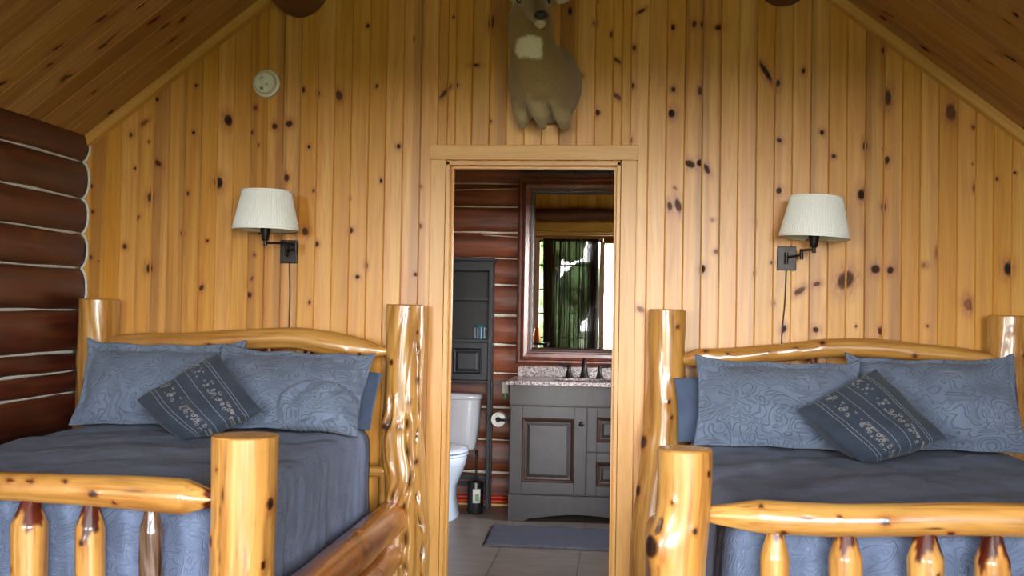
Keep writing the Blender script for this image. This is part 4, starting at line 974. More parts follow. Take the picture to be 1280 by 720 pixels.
def pillow(name, mat, w, h, t, base, lean, yaw, roll, label, group, seed, flange=0.0, fold=None, sag=0.0, cat='pillow', top=0.0, pin=0.06, squash=0.0):
    rs = np.random.RandomState(seed); nu, nv = 72, 54
    a = np.linspace(-1, 1, nu); b = np.linspace(-1, 1, nv)
    ph = rs.uniform(0, 6.3, 16)
    iw, ih = w / 2 - flange, h / 2 - flange
    mb = MB(); rows = []
    V, uv = [], []
    for side in (1, -1):
        for v in b:
            for u in a:
                x, y = u * w / 2, v * h / 2
                # edges bow in between the corners
                x *= 1 - pin * (1 - v * v) * abs(u) ** 3 ; y *= 1 - pin * (1 - u * u) * abs(v) ** 3
                p, q = min(1, abs(x) / iw), min(1, abs(y) / ih)
                th = (max(0, 1 - p ** 2.4) ** 0.62) * (max(0, 1 - q ** 2.4) ** 0.62)
                zz = side * (t / 2 * th + 0.004)
                wr = 0.006 * math.sin(9 * x + 14 * y + ph[0]) + 0.005 * math.sin(-17 * x + 11 * y + ph[1]) + 0.003 * math.sin(33 * x + 5 * y + ph[2]) + 0.0025 * math.sin(8 * x - 38 * y + ph[3])
                zz += side * wr * (0.25 + th) * 0.8
                ed = max(p, q)
                if flange: 
                    wave = 0.007 * math.sin(26 * x + ph[4]) + 0.007 * math.sin(31 * y + ph[5])
                    zz += wave * smooth01((ed - 0.85) / 0.15)
                else:
                    wave = 0.004 * math.sin(34 * (x + y) + ph[6]); zz += wave * (1 - th) 
                if side > 0 and fold:
                    # part of the pillow slumped forward with an arched crease
                    fx, fy, fr, amp = fold
                    dd = math.hypot((x - fx) / 1.35, y - fy) - fr
                    zz += amp * (1 / (1 + math.exp(dd / 0.012))) - amp * 0.55 * math.exp(-(dd / 0.013) ** 2) * (y > -h / 2 + .04)
                    if dd < 0: zz += 0.007 * math.sin(60 * (x - y)) * smooth01(-dd / 0.05)
                zz += side * sag * (-v) * th
                y2 = y + top * smooth01((abs(u) - 0.8) / 0.2) * (v > 0) * v 
                V.append((x, y2, zz)); uv.append((x + seed * 0.37, y, zz * 0.2) if name != 'throw_pillow' else (x, y, 0))
    n1 = nu * nv
    F = []
    for sd in (0, 1):
        for j in range(nv - 1):
            for i in range(nu - 1):
                q = (sd * n1 + j * nu + i, sd * n1 + j * nu + i + 1, sd * n1 + (j + 1) * nu + i + 1, sd * n1 + (j + 1) * nu + i)
                F.append(q if sd == 0 else q[::-1])
    lp = [i for i in range(nu)] + [j * nu + nu - 1 for j in range(1, nv)] + [(nv - 1) * nu + i for i in range(nu - 2, -1, -1)] + [j * nu for j in range(nv - 2, 0, -1)]
    F += [(lp[k], lp[k] + n1, lp[(k + 1) % len(lp)] + n1, lp[(k + 1) % len(lp)]) for k in range(len(lp))]
    V = np.array(V)
    # local frame: x right, y up the pillow, z out of its face
    cr, sr = math.cos(roll), math.sin(roll)
    V2 = np.stack([V[:, 0] * cr - V[:, 1] * sr, V[:, 0] * sr + V[:, 1] * cr, V[:, 2]], 1)
    V2[:, 1] -= V2[:, 1].min()
    if squash:          # weight of the cushion pressed into its lowest corner
        mid = V2[:, 1].max() / 2; low = np.clip(mid - V2[:, 1], 0, None); k = low / mid
        V2[:, 1] = np.where(V2[:, 1] < mid, mid - low * (1 - squash * k), V2[:, 1]); V2[:, 2] *= 1 + 0.5 * k * (1 - k) * 4 * squash
        V2[:, 1] -= V2[:, 1].min()
    cl, sl = math.cos(lean), math.sin(lean)
    X = V2[:, 0]; Yy = V2[:, 1] * sl - V2[:, 2] * cl; Zz = V2[:, 1] * cl + V2[:, 2] * sl
    cy, sy = math.cos(yaw), math.sin(yaw)
    P_ = np.stack([X * cy - Yy * sy, X * sy + Yy * cy, Zz], 1); P_[:, 2] -= P_[:, 2].min()
    P_ += np.array(base)
    mb.add(P_, F, uvw=np.array(uv))
    return tag(mb.build(name, M[mat], smooth=180, loc=base), label, cat, group)

e = 0.011
# bed by the log wall
pillow('pillow_sham', 'sham', .745, .405, .14, (-2.07, 4.64, ZL + e), 24 * D2R, 0.07, 0.0, 'quilted blue sham pillow leaning by the dark log wall', 'quilted sham pillows', 1, flange=.045, top=.02)
pillow('pillow_sham', 'sham', .70, .435, .14, (-1.43, 4.455, ZL + e), 40 * D2R, 0.07, -0.05, 'quilted blue sham pillow with folded lower corner, nearest the gnarled post left of doorway', 'quilted sham pillows', 2, flange=.04, fold=(.17, -.12, .135, .06), top=.015)
pillow('pillow', 'plain', .62, .27, .08, (-1.40, 4.765, ZL + e), 22 * D2R, 0.0, -0.10, 'plain navy pillow peeking out behind the folded sham, left bed', 'plain navy pillows', 3, pin=.03)
pillow('throw_pillow', 'throw', .395, .385, .10, (-1.745, 4.26, ZL + e), 40 * D2R, 0.0, -48 * D2R, 'small embroidered slate cushion tilted on the left bed', 'embroidered cushions', 4, cat='cushion', squash=.38)
# bed right of the doorway
pillow('pillow_sham', 'sham', .70, .405, .14, (.665, 4.58, ZR + e), 27 * D2R, -0.05, -0.012, 'quilted blue sham pillow on right bed, the one nearer the doorway', 'quilted sham pillows', 5, flange=.042, top=.015)
pillow('pillow_sham', 'sham', .70, .425, .14, (1.32, 4.63, ZR + e), 25 * D2R, -0.06, 0.015, 'quilted blue sham pillow on right bed, farther from the doorway', 'quilted sham pillows', 6, flange=.035, top=.025)
pillow('pillow', 'plain', .60, .29, .08, (.55, 4.79, ZR + e), 18 * D2R, 0.0, 0.06, 'plain navy pillow behind the sham nearer the doorway, right bed', 'plain navy pillows', 7, pin=.03)
pillow('pillow', 'plain', .60, .34, .07, (1.42, 4.81, ZR + e), 17 * D2R, 0.0, 0.0, 'plain navy pillow barely showing behind the right bed farther sham', 'plain navy pillows', 8, pin=.03)
pillow('throw_pillow', 'throw', .405, .40, .11, (1.0, 4.30, ZR + e), 42 * D2R, 0.0, -57 * D2R, 'small embroidered slate cushion tilted on the right bed', 'embroidered cushions', 9, cat='cushion', squash=.34)

# ------------------------------------------------------------------ wall lamps
def wall_lamp(px, pz, sx, sy, sz, tilt, side, label, cord_end):
    """px,pz: backplate centre; sx,sy,sz: shade bottom centre; side: which edge of the plate carries the pivot"""
    y0 = YW
    o = empty('wall_lamp', (px, y0, pz), label, 'lamp', 'swing arm wall lamps')
    mb = MB(); mb.box((px - .043, y0 - .022, pz - .056), (px + .043, y0 - .001, pz + .056)); sub(mb, 'backplate', M['bronze'], o, bevel=.003)
    piv = px + side * .056
    mb = MB()
    mb.tube([(px - .005, y0 - .045, pz - .026), (px - .005, y0 - .045, pz + .026)], .0075, 12); mb.tube([(px - .005, y0 - .022, pz), (px - .005, y0 - .045, pz)], .007, 10)
    mb.tube([(px - .005, y0 - .045, pz + .004), (piv, y0 - .085, pz + .012)], .0055, 10)
    mb.tube([(piv, y0 - .085, pz - .008), (piv, y0 - .085, pz + .04)], .0085, 12)
    sub(mb, 'bracket', M['bronze'], o, smooth=50)
    za = pz + .034
    mb = MB(); mb.tube([(piv, y0 - .085, za), (sx, sy, za - .002)], .0055, 10); mb.tube([(sx, sy, za - .018), (sx, sy, za + .012)], .009, 12); sub(mb, 'arm', M['bronze'], o, smooth=50)
    mb = MB(); mb.lathe([(.012, za + .006), (.017, za + .012), (.019, za + .03), (.024, za + .05), (.0255, sz + .02), (.022, sz + .04)], (sx, sy, 0), 24)
    mb.tube([(sx - .024, sy, za + .04), (sx - .034, sy, za + .04)], .004, 8); sub(mb, 'socket', M['bronze'], o, smooth=50)
    # pleated shade: tilted about y
    n = 144; th = np.linspace(0, 2 * np.pi, n, endpoint=False); v = []; rb, rt, hh = .155, .116, .187
    prof = [(rb - .002, .0), (rb + .001, .0), (rb + .001, .008), (rb - .001, .011)] + [(rb - .001 - (rb - rt) * k / 10, .011 + (hh - .019) * k / 10) for k in range(1, 11)] + [(rt + .001, hh - .006), (rt + .001, hh), (rt - .002, hh)]
    inner = [(rt - .0035, hh - .004), (rb - .0045, .002)]
    for k, (r, h) in enumerate(prof + inner):
        pl = 0.0022 * ((np.arange(n) % 2) - .5) if 3 <= k <= 13 else 0
        v.append(np.stack([(r + pl) * np.cos(th), (r + pl) * np.sin(th), np.full(n, h)], 1))
    m = len(v); V = np.concatenate(v)
    ct, st = math.cos(tilt), math.sin(tilt)
    V = np.stack([V[:, 0] * ct + V[:, 2] * st, V[:, 1], -V[:, 0] * st + V[:, 2] * ct], 1) + np.array([sx, sy, sz])
    F = [(i % m * n + j, i % m * n + (j + 1) % n, (i + 1) % m * n + (j + 1) % n, (i + 1) % m * n + j) for i in range(m) for j in range(n)]
    sh = sub(MB().add(V, F), 'lamp_shade', M['shade'], o, smooth=20)
    mb = MB(); tp = np.array([sx, sy, sz]) + np.array([hh * st * .93, 0, hh * ct * .93])
    for a in (0, 2.09, 4.19):
        mb.tube([tp, tp + np.array([(rt - .004) * math.cos(a) * ct, (rt - .004) * math.sin(a), -(rt - .004) * math.cos(a) * st])], .0018, 6)
    mb.ball(tp, .008, 10, 8); sub(mb, 'spider', M['bronze'], sh, smooth=60)
    mb = MB(); mb.lathe([(.013, sz + .035), (.016, sz + .05), (.029, sz + .085), (.03, sz + .1), (.022, sz + .125), (.004, sz + .135)], (sx, sy, 0), 20); sub(mb, 'bulb', M['shadein'], o, smooth=60)
    mb = MB(); pts = []
    for k in range(25):
        t = k / 24; pts.append((px + (cord_end - px) * t + .006 * math.sin(t * 7) * t, y0 - .006, pz - .056 - .42 * t))
    mb.tube(pts, .0032, 8); sub(mb, 'cord', M['cord'], o, smooth=180)
wall_lamp(-1.613, 1.599, -1.672, 4.955, 1.690, 0.012, 1, 'wall lamp with pleated white shade above the left bed', -1.60)
wall_lamp(.770, 1.594, .862, 4.955, 1.676, 0.05, 1, 'wall lamp with pleated white shade above the right bed', .752)

# smoke detector
sd = empty('smoke_detector', (-1.746, YW, 2.426), 'round white smoke detector high on the pine wall, left side', 'smoke detector')
c = (-1.746, YW, 2.426)
mb = MB(); mb.lathe([(.068, -.001), (.068, -.014), (.064, -.018), (.058, -.019)], c, 48, 'y'); sub(mb, 'base', M['plastic'], sd, smooth=40)
mb = MB(); mb.lathe([(.056, -.016), (.054, -.036), (.049, -.043), (.03, -.046), (.002, -.0465)], c, 48, 'y'); cv = sub(mb, 'cover', M['plastic'], sd, smooth=40)
mb = MB(); cx, cz = -1.746, 2.426
for dx, dz, w, h in ((.007, -.016, .011, .0025), (.007, -.0115, .011, .0025), (.007, -.007, .011, .0025), (-.02, .02, .014, .004), (-.014, .026, .004, .008), (-.026, .016, .01, .003)):
    mb = MB(); mb.box((cx + dx, YW - .0478, cz + dz), (cx + dx + w, YW - .044, cz + dz + h)); sub(mb, 'marking', M['plastic_grey'], cv)
mb = MB(); mb.lathe([(.008, -.044), (.008, -.049), (.006, -.050)], (cx - .012, YW, cz - .03), 20, 'y'); sub(mb, 'test_button', M['plastic_grey'], cv, smooth=40)

# ------------------------------------------------------------------ signed-distance meshes
def surf_nets(fn, lo, hi, h):
    lo, hi = np.array(lo), np.array(hi); n = np.ceil((hi - lo) / h).astype(int) + 1
    ax = [lo[i] + h * np.arange(n[i]) for i in range(3)]
    G = np.stack(np.meshgrid(*ax, indexing='ij'), -1); Dv = fn(G)
    ins = Dv < 0; nx, ny, nz = n - 1
    cnt = np.zeros((nx, ny, nz)); acc = np.zeros((nx, ny, nz, 3))
    cs = [(i, j, k) for i in (0, 1) for j in (0, 1) for k in (0, 1)]
    def sl(A, c): return A[c[0]:c[0] + nx, c[1]:c[1] + ny, c[2]:c[2] + nz]
    for a in cs:
        for b in cs:
            if sum(abs(p - q) for p, q in zip(a, b)) == 1 and a < b:
                da, db = sl(Dv, a), sl(Dv, b); m = (da < 0) != (db < 0)
                t = np.where(m, da / np.where(m, da - db, 1), 0)
                p = np.array(a, float) + t[..., None] * (np.array(b) - np.array(a))
                acc += np.where(m[..., None], p, 0); cnt += m
    act = cnt > 0; idx = -np.ones((nx, ny, nz), int); idx[act] = np.arange(act.sum())
    ijk = np.argwhere(act); P_ = lo + h * (ijk + acc[act] / cnt[act][:, None])
    F = []
    for axn in range(3):
        o1, o2 = [(1, 2), (2, 0), (0, 1)][axn]
        s0 = [slice(None)] * 3; s1 = [slice(None)] * 3; s0[axn] = slice(0, -1); s1[axn] = slice(1, None)
        A, B = ins[tuple(s0)], ins[tuple(s1)]
        E_ = np.argwhere(A != B)
        for e_ in E_:
            i = e_.copy()
            if i[o1] < 1 or i[o2] < 1 or i[o1] >= n[o1] - 1 or i[o2] >= n[o2] - 1: continue
            q = []
            for d1, d2 in ((-1, -1), (0, -1), (0, 0), (-1, 0)):
                k = i.copy(); k[o1] += d1; k[o2] += d2; q.append(idx[tuple(k)])
            F.append(tuple(q) if A[tuple(e_)] else tuple(q[::-1]))
    return P_, F

def sd_ell(G, c, r):
    q = (G - np.array(c)) / np.array(r); k = np.linalg.norm(q, axis=-1); return (k - 1) * min(r)
def sd_cap(G, a, b, ra, rb):
    a, b = np.array(a), np.array(b); d = b - a; t = np.clip(((G - a) @ d) / d.dot(d), 0, 1)
    return np.linalg.norm(G - a - t[..., None] * d, axis=-1) - (ra + (rb - ra) * t)
def smin(a, b, k): h = np.clip(0.5 + 0.5 * (b - a) / k, 0, 1); return b + (a - b) * h - k * h * (1 - h)

def deer():
    def ear(G, a, b, n, w):
        a, b, n = np.array(a), np.array(b), np.array(n, float); ctr = (a + b) / 2; L = b - a; l = np.linalg.norm(L); L = L / l
        n = n - L * n.dot(L); n /= np.linalg.norm(n); m = np.cross(L, n); g = G - ctr
        x, y, z = g @ L, g @ m, g @ n
        taper = 1 - 0.35 * np.clip(x / l + .1, -1, 1)
        k = np.sqrt((x / (l * .55)) ** 2 + (y / (w * taper)) ** 2 + ((z + 6 * y * y) / .012) ** 2)
        return (k - 1) * .012
    def fn(G):
        d = sd_ell(G, (-.345, 5.10, 2.405), (.150, .17, .185))
        d = smin(d, sd_ell(G, (-.385, 4.98, 2.375), (.128, .12, .145)), .06)
        d = smin(d, sd_cap(G, (-.405, 4.99, 2.42), (-.428, 4.865, 2.64), .118, .094), .06)
        d = smin(d, sd_cap(G, (-.428, 4.865, 2.64), (-.405, 4.80, 2.735), .09, .075), .04)
        # head
        d = smin(d, sd_ell(G, (-.40, 4.775, 2.735), (.070, .085, .072)), .03)
        d = smin(d, sd_cap(G, (-.395, 4.74, 2.70), (-.358, 4.60, 2.588), .056, .033), .03)
        d = smin(d, sd_cap(G, (-.40, 4.76, 2.66), (-.360, 4.615, 2.562), .034, .017), .02)
        for ex in ((-.458, 4.735, 2.70), (-.338, 4.725, 2.69)): d = smin(d, sd_ell(G, ex, (.018, .022, .016)), .012)
        d = smin(d, ear(G, (-.335, 4.80, 2.725), (-.215, 4.815, 2.765), (0.1, -1, -.25), .036), .012)
        d = smin(d, ear(G, (-.455, 4.81, 2.735), (-.575, 4.84, 2.80), (-.2, -1, -.15), .036), .012)
        # brisket and leg stubs
        d = smin(d, sd_cap(G, (-.462, 4.985, 2.30), (-.463, 5.0, 2.205), .056, .026), .018)
        d = smin(d, sd_cap(G, (-.300, 5.005, 2.31), (-.272, 5.02, 2.205), .064, .028), .018)
        d = smin(d, sd_cap(G, (-.388, 4.905, 2.29), (-.368, 4.94, 2.185), .052, .022), .014)
        # tufted folds running down to the stubs
        d = d + .0012 * np.sin(95 * G[..., 0] + 20 * G[..., 2]) * np.clip((2.30 - G[..., 2]) / .06, 0, 1)
        return np.maximum(d, G[..., 1] - (YW - .022))
    P_, F = surf_nets(fn, (-.60, 4.53, 2.13), (-.16, 5.16, 2.86), .0068)
    x, y, z = P_.T
    base = np.array(S(146, 120, 80)); col = np.tile(base, (len(P_), 1))
    def blend(mask, c): 
        nonlocal col
        col = col * (1 - mask[:, None]) + np.array(c) * mask[:, None]
    rs = np.random.RandomState(5)
    wob = 0.012 * np.sin(60 * x + 20 * z) + 0.01 * np.sin(90 * z - 30 * x) + 0.006 * rs.randn(len(x))
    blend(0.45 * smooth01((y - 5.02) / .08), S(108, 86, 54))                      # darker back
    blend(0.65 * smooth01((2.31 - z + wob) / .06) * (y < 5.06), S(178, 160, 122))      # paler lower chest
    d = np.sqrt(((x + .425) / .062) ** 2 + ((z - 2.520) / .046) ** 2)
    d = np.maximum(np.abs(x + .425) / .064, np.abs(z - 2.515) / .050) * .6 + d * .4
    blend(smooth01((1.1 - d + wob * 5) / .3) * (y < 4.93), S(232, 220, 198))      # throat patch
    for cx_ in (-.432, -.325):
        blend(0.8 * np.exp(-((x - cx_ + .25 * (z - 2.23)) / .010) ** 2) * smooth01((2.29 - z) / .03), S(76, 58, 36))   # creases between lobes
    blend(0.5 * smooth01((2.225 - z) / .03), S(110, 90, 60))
    mz = np.sqrt(((x + .358) / .030) ** 2 + ((y - 4.605) / .045) ** 2 + ((z - 2.555) / .020) ** 2)
    blend(smooth01((1.25 - mz) / .4), S(206, 196, 170))                               # chin
    hd = smooth01((4.80 - y) / .05) * smooth01((z - 2.60) / .04)
    blend(0.5 * hd, S(134, 108, 72))
    blend(0.45 * np.exp(-((x + .375) / .02) ** 2) * (y < 4.74) * smooth01((z - 2.615) / .03), S(62, 46, 30))   # dark bridge
    for ex in ((-.458, 4.72, 2.70), (-.338, 4.712, 2.69)):
        de = np.linalg.norm(P_ - np.array(ex), axis=1); blend(0.6 * smooth01((.042 - de) / .02), S(176, 156, 118))
    blend(0.9 * smooth01((x + .31) / .02) * (z > 2.70) * (y < 4.82), S(206, 196, 168)); blend(0.9 * smooth01((-.48 - x) / .02) * (z > 2.71) * (y < 4.84), S(206, 196, 168))
    blend(0.7 * smooth01((x + .255) / .03) * np.exp(-((z - 2.735) / .02) ** 2) * 0.0, S(90, 80, 60))
    o = empty('deer_mount', (-.36, YW, 2.40), 'taxidermy deer shoulder mount on the pine wall above doorway', 'animal')
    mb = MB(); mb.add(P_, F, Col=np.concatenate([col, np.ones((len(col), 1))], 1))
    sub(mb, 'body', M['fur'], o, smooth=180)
    for ex in ((-.462, 4.722, 2.70), (-.336, 4.712, 2.69)):
        mb = MB(); mb.ball(ex, (.0145, .0145, .0135)); sub(mb, 'eye', M['eye'], o, smooth=180)
    def nf(G):
        d = sd_ell(G, (-.354, 4.574, 2.592), (.031, .022, .021))
        for s_ in (-1, 1): d = np.maximum(d, -sd_ell(G, (-.354 + s_ * .017, 4.553, 2.590), (.0075, .010, .0085)))
        return d
    P2, F2 = surf_nets(nf, (-.40, 4.54, 2.56), (-.31, 4.61, 2.63), .003)
    mb = MB(); mb.add(P2, F2); sub(mb, 'nose', M['nose'], o, smooth=180)
    mb = MB(); pl = []
    for k in range(28):
        t = 2 * math.pi * k / 28; pl.append((-.345 + .12 * math.sin(t), 2.40 + .17 * math.cos(t)))
    mb.prism(pl, 'y', YW - .024, YW - .001); sub(mb, 'mounting_board', M['cherry'], o, bevel=.003)
deer()

# ------------------------------------------------------------------ bathroom fittings
def rring(cx, cy, rx, ry, z, n=40, p=2.4, front=1.0):
    th = np.linspace(0, 2 * np.pi, n, endpoint=False); c, s = np.cos(th), np.sin(th)
    x = cx + rx * np.sign(c) * np.abs(c) ** (2 / p); y = cy + ry * np.sign(s) * np.abs(s) ** (2 / p)
    return np.stack([x, y, np.full(n, z)], 1)
def loft(rings, cap=True):
    n = len(rings[0]); m = len(rings); mb = MB()
    f = [(i * n + j, i * n + (j + 1) % n, (i + 1) * n + (j + 1) % n, (i + 1) * n + j) for i in range(m - 1) for j in range(n)]
    if cap: f += [tuple(range(n))[::-1], tuple(range((m - 1) * n, m * n))]
    return mb.add(np.concatenate(rings), f)
TX, TY = -1.15, 7.14
to = empty('toilet', (TX, 6.95, 0), 'white ceramic toilet under the tall black cabinet', 'toilet')
sub(loft([rring(TX, 7.24, .195, .085, .40, p=5), rring(TX, 7.24, .205, .09, .45, p=5), rring(TX, 7.23, .225, .10, .60, p=5), rring(TX, 7.23, .230, .102, .735, p=5)]), 'tank', M['ceramic'], to, smooth=60, bevel=.006)
sub(loft([rring(TX, 7.225, .236, .108, .735, p=5), rring(TX, 7.225, .242, .113, .742, p=5), rring(TX, 7.225, .242, .113, .762, p=5), rring(TX, 7.225, .232, .105, .772, p=5)]), 'tank_lid', M['ceramic'], to, smooth=60)
by = 6.86
sub(loft([rring(TX, by + .10, .125, .255, 0, p=3), rring(TX, by + .10, .118, .245, .03, p=3), rring(TX, by + .10, .105, .215, .12, p=2.6), rring(TX, by + .09, .112, .215, .2, p=2.4), rring(TX, by + .05, .15, .235, .28, p=2.2), rring(TX, by + .02, .178, .25, .35, p=2.2), rring(TX, by + .01, .186, .255, .395, p=2.2), rring(TX, by + .01, .182, .25, .402, p=2.2)]), 'bowl', M['ceramic'], to, smooth=60)
sub(loft([rring(TX, by + .02, .19, .255, .404, p=2.2), rring(TX, by + .02, .194, .26, .41, p=2.2), rring(TX, by + .02, .192, .258, .422, p=2.2)]), 'seat', M['ceramic'], to, smooth=60)
sub(loft([rring(TX, by + .025, .19, .252, .427, p=2.2), rring(TX, by + .025, .195, .258, .432, p=2.2), rring(TX, by + .025, .19, .252, .445, p=2.2), rring(TX, by + .025, .15, .21, .452, p=2.2)]), 'seat_lid', M['ceramic'], to, smooth=60)
mb = MB(); mb.tube([(TX - .17, 7.12, .68), (TX - .17, 7.10, .68), (TX - .10, 7.095, .675)], .007, 10); sub(mb, 'flush_lever', M['bronze'], to, smooth=60)

# over-the-toilet cabinet
x0, x1, y0, y1 = -1.45, -.858, 7.21, 7.370
et = empty('storage_cabinet', (-1.15, 7.32, 0), 'tall black open shelf cabinet standing over the toilet', 'cabinet')
for x in (x0, x1 - .022):
    mb = MB(); mb.box((x, y0, 0), (x + .022, y0 + .03, 1.66)); mb.box((x, y1 - .03, 0), (x + .022, y1, 1.66)); mb.box((x, y0 + .03, .86), (x + .022, y1 - .03, 1.66)); sub(mb, 'side_frame', M['blackwood'], et, bevel=.002)
mb = MB(); mb.box((x0 + .022, y1 - .012, .86), (x1 - .022, y1 - .004, 1.66)); sub(mb, 'back_panel', M['blackwood'], et)
mb = MB(); mb.box((x0 - .015, y0 - .015, 1.665), (x1 + .012, y1, 1.685)); mb.box((x0 - .008, y0 - .008, 1.655), (x1 + .006, y1, 1.665)); sub(mb, 'top', M['blackwood'], et, bevel=.003)
mb = MB(); mb.box((x0 + .022, y0, 1.60), (x1 - .022, y0 + .015, 1.655)); sub(mb, 'top_rail', M['blackwood'], et)
for z in (1.415, 1.135, .86):
    mb = MB(); mb.box((x0 + .022, y0 + .004, z - .016), (x1 - .022, y1 - .012, z)); sub(mb, 'shelf', M['blackwood'], et)
def raised_panel(x0, x1, z0, z1, y, mats, parent, name, fw=.055, mold=.022):
    """frame-and-panel door front facing -y"""
    mb = MB(); t = .02
    mb.box((x0, y - t, z0), (x0 + fw, y, z1)); mb.box((x1 - fw, y - t, z0), (x1, y, z1)); mb.box((x0 + fw, y - t, z0), (x1 - fw, y, z0 + fw)); mb.box((x0 + fw, y - t, z1 - fw), (x1 - fw, y, z1))
    d = sub(mb, name, mats[0], parent, bevel=.002)
    a0, a1, c0, c1 = x0 + fw, x1 - fw, z0 + fw, z1 - fw; m = mold
    mb = MB()
    ring = lambda e, yy: [(a0 + e, yy, c0 + e), (a1 - e, yy, c0 + e), (a1 - e, yy, c1 - e), (a0 + e, yy, c1 - e)]
    rs_ = [ring(0, y - .018), ring(.004, y - .024), ring(m * .45, y - .021), ring(m * .7, y - .012), ring(m, y - .010)]
    mb.add([p for r in rs_ for p in r], [(i * 4 + j, i * 4 + (j + 1) % 4, (i + 1) * 4 + (j + 1) % 4, (i + 1) * 4 + j) for i in range(4) for j in range(4)])
    sub(mb, 'molding', mats[1], d)
    mb = MB(); rs_ = [ring(m, y - .010), ring(m + .004, y - .010), ring(m + .022, y - .019)]
    mb.add([p for r in rs_ for p in r], [(i * 4 + j, i * 4 + (j + 1) % 4, (i + 1) * 4 + (j + 1) % 4, (i + 1) * 4 + j) for i in range(2) for j in range(4)] + [(8, 9, 10, 11)])
    sub(mb, 'panel', mats[0], d)
    return d
raised_panel(x0 + .024, -1.152, .865, 1.115, y0, (M['blackwood'], M['blackwood']), et, 'door', .04, .012)
raised_panel(-1.15, x1 - .024, .865, 1.115, y0, (M['blackwood'], M['blackwood']), et, 'door', .04, .012)
for z in (.13, .175): 
    mb = MB(); mb.box((x0 + .022, y1 - .028, z), (x1 - .022, y1 - .008, z + .03)); sub(mb, 'cross_rail', M['blackwood'], et)

# tumbler on shelf
gl = empty('glass_tumbler', (-.945, 7.30, 1.137), 'blue striped glass tumbler on the black cabinet shelf', 'glass')
mb = MB(); mb.lathe([(.034, 1.1365), (.036, 1.1385), (.040, 1.23), (.0375, 1.23), (.034, 1.15), (.002, 1.148)], (-.945, 7.30, 0), 30); sub(mb, 'cup', M['blueglass'], gl, smooth=50)
mb = MB()
for k in range(10):
    a = 2 * math.pi * k / 10; mb.tube([(-.945 + .0355 * math.cos(a), 7.30 + .0355 * math.sin(a), 1.14), (-.945 + .039 * math.cos(a), 7.30 + .039 * math.sin(a), 1.215)], .003, 6)
sub(mb, 'stripes', M['ceramic'], gl, smooth=60)

# toilet brush in canister
bx, by_ = -.925, 7.06
tbr = empty('toilet_brush', (bx, by_, 0), 'black toilet brush canister on the bathroom floor beside toilet', 'toilet brush')
mb = MB(); mb.lathe([(.050, .001), (.052, .006), (.051, .2), (.048, .208), (.02, .212), (.012, .218)], (bx, by_, 0), 32); sub(mb, 'canister', M['black'], tbr, smooth=50)
mb = MB(); mb.tube([(bx, by_, .2), (bx, by_, .36), (bx, by_, .40)], [.006, .006, .009], 12); mb.ball((bx, by_, .405), .011, 12, 8); sub(mb, 'handle', M['bronze'], tbr, smooth=60)
mb = MB(); n = 12; v = []
for z in (.075, .165):
    for k in range(n): a = -math.pi / 2 - .25 + 1.0 * k / (n - 1); v.append((bx + .0525 * math.cos(a), by_ + .0525 * math.sin(a), z))
lb = sub(mb.add(v, [(k, k + 1, n + k + 1, n + k) for k in range(n - 1)]), 'paper_label', M['paper'], tbr, smooth=180)
lb.modifiers.new('t', 'SOLIDIFY').thickness = .0006
mb = MB(); v = []
for z in (.09, .132):
    for k in range(n): a = -math.pi / 2 + .02 + .5 * k / (n - 1); v.append((bx + .0532 * math.cos(a), by_ + .0532 * math.sin(a), z))
mb.add(v, [(k, k + 1, n + k + 1, n + k) for k in range(n - 1)]); sub(mb, 'printed_picture', M['green'], lb)

# vanity
vx0, vx1, vy = -.69, .224, 6.85
va = empty('vanity', (-.233, 7.1, 0), 'dark grey bathroom vanity cabinet with brown panel molding', 'cabinet')
mb = MB(); mb.box((vx0, vy + .022, .0), (vx0 + .018, YB - .05, .862)); mb.box((vx1 - .018, vy + .022, .0), (vx1, YB - .05, .862)); mb.box((vx0 + .018, YB - .062, .0), (vx1 - .018, YB - .05, .862)); mb.box((vx0 + .018, vy + .022, .09), (vx1 - .018, YB - .062, .105)); mb.box((vx0 + .018, vy + .022, .165), (vx1 - .018, vy + .034, .862))
sub(mb, 'carcass', M['espresso'], va, bevel=.002)
mb = MB(); mb.box((vx0, vy, .735), (vx1, vy + .022, .862)); sub(mb, 'false_front', M['espresso'], va, bevel=.002)
mb = MB(); ap = [(vx0, .0), (vx0 + .1, .0), (vx0 + .14, .022)]
for k in range(13): ap.append((vx0 + .16 + (vx1 - vx0 - .32) * k / 12, .022 + .03 * math.sin(math.pi * k / 12)))
ap += [(vx1 - .14, .022), (vx1 - .1, .0), (vx1, 0), (vx1, .168), (vx0, .168)]
mb.prism(ap, 'y', vy - .012, vy + .022); sub(mb, 'toe_apron', M['espresso'], va, bevel=.002)
EM = (M['espresso'], M['espresso_mold'])
d = raised_panel(vx0 + .008, -.203, .175, .728, vy + .02, EM, va, 'door', .075, .026)
mb = MB(); mb.lathe([(.006, 0.002), (.006, -.012), (.013, -.017), (.016, -.024), (.011, -.030), (.002, -.031)], (-.232, vy, .625), 20, 'y'); sub(mb, 'knob', M['bronze'], d, smooth=60)
for (a, b) in ((.175, .445), (.452, .728)):
    d = raised_panel(-.195, vx1 - .008, a, b, vy + .02, EM, va, 'drawer', .06, .024)
    mb = MB(); mb.lathe([(.006, 0.002), (.006, -.012), (.013, -.017), (.016, -.024), (.011, -.030), (.002, -.031)], (.01, vy, (a + b) / 2), 20, 'y'); sub(mb, 'knob', M['bronze'], d, smooth=60)

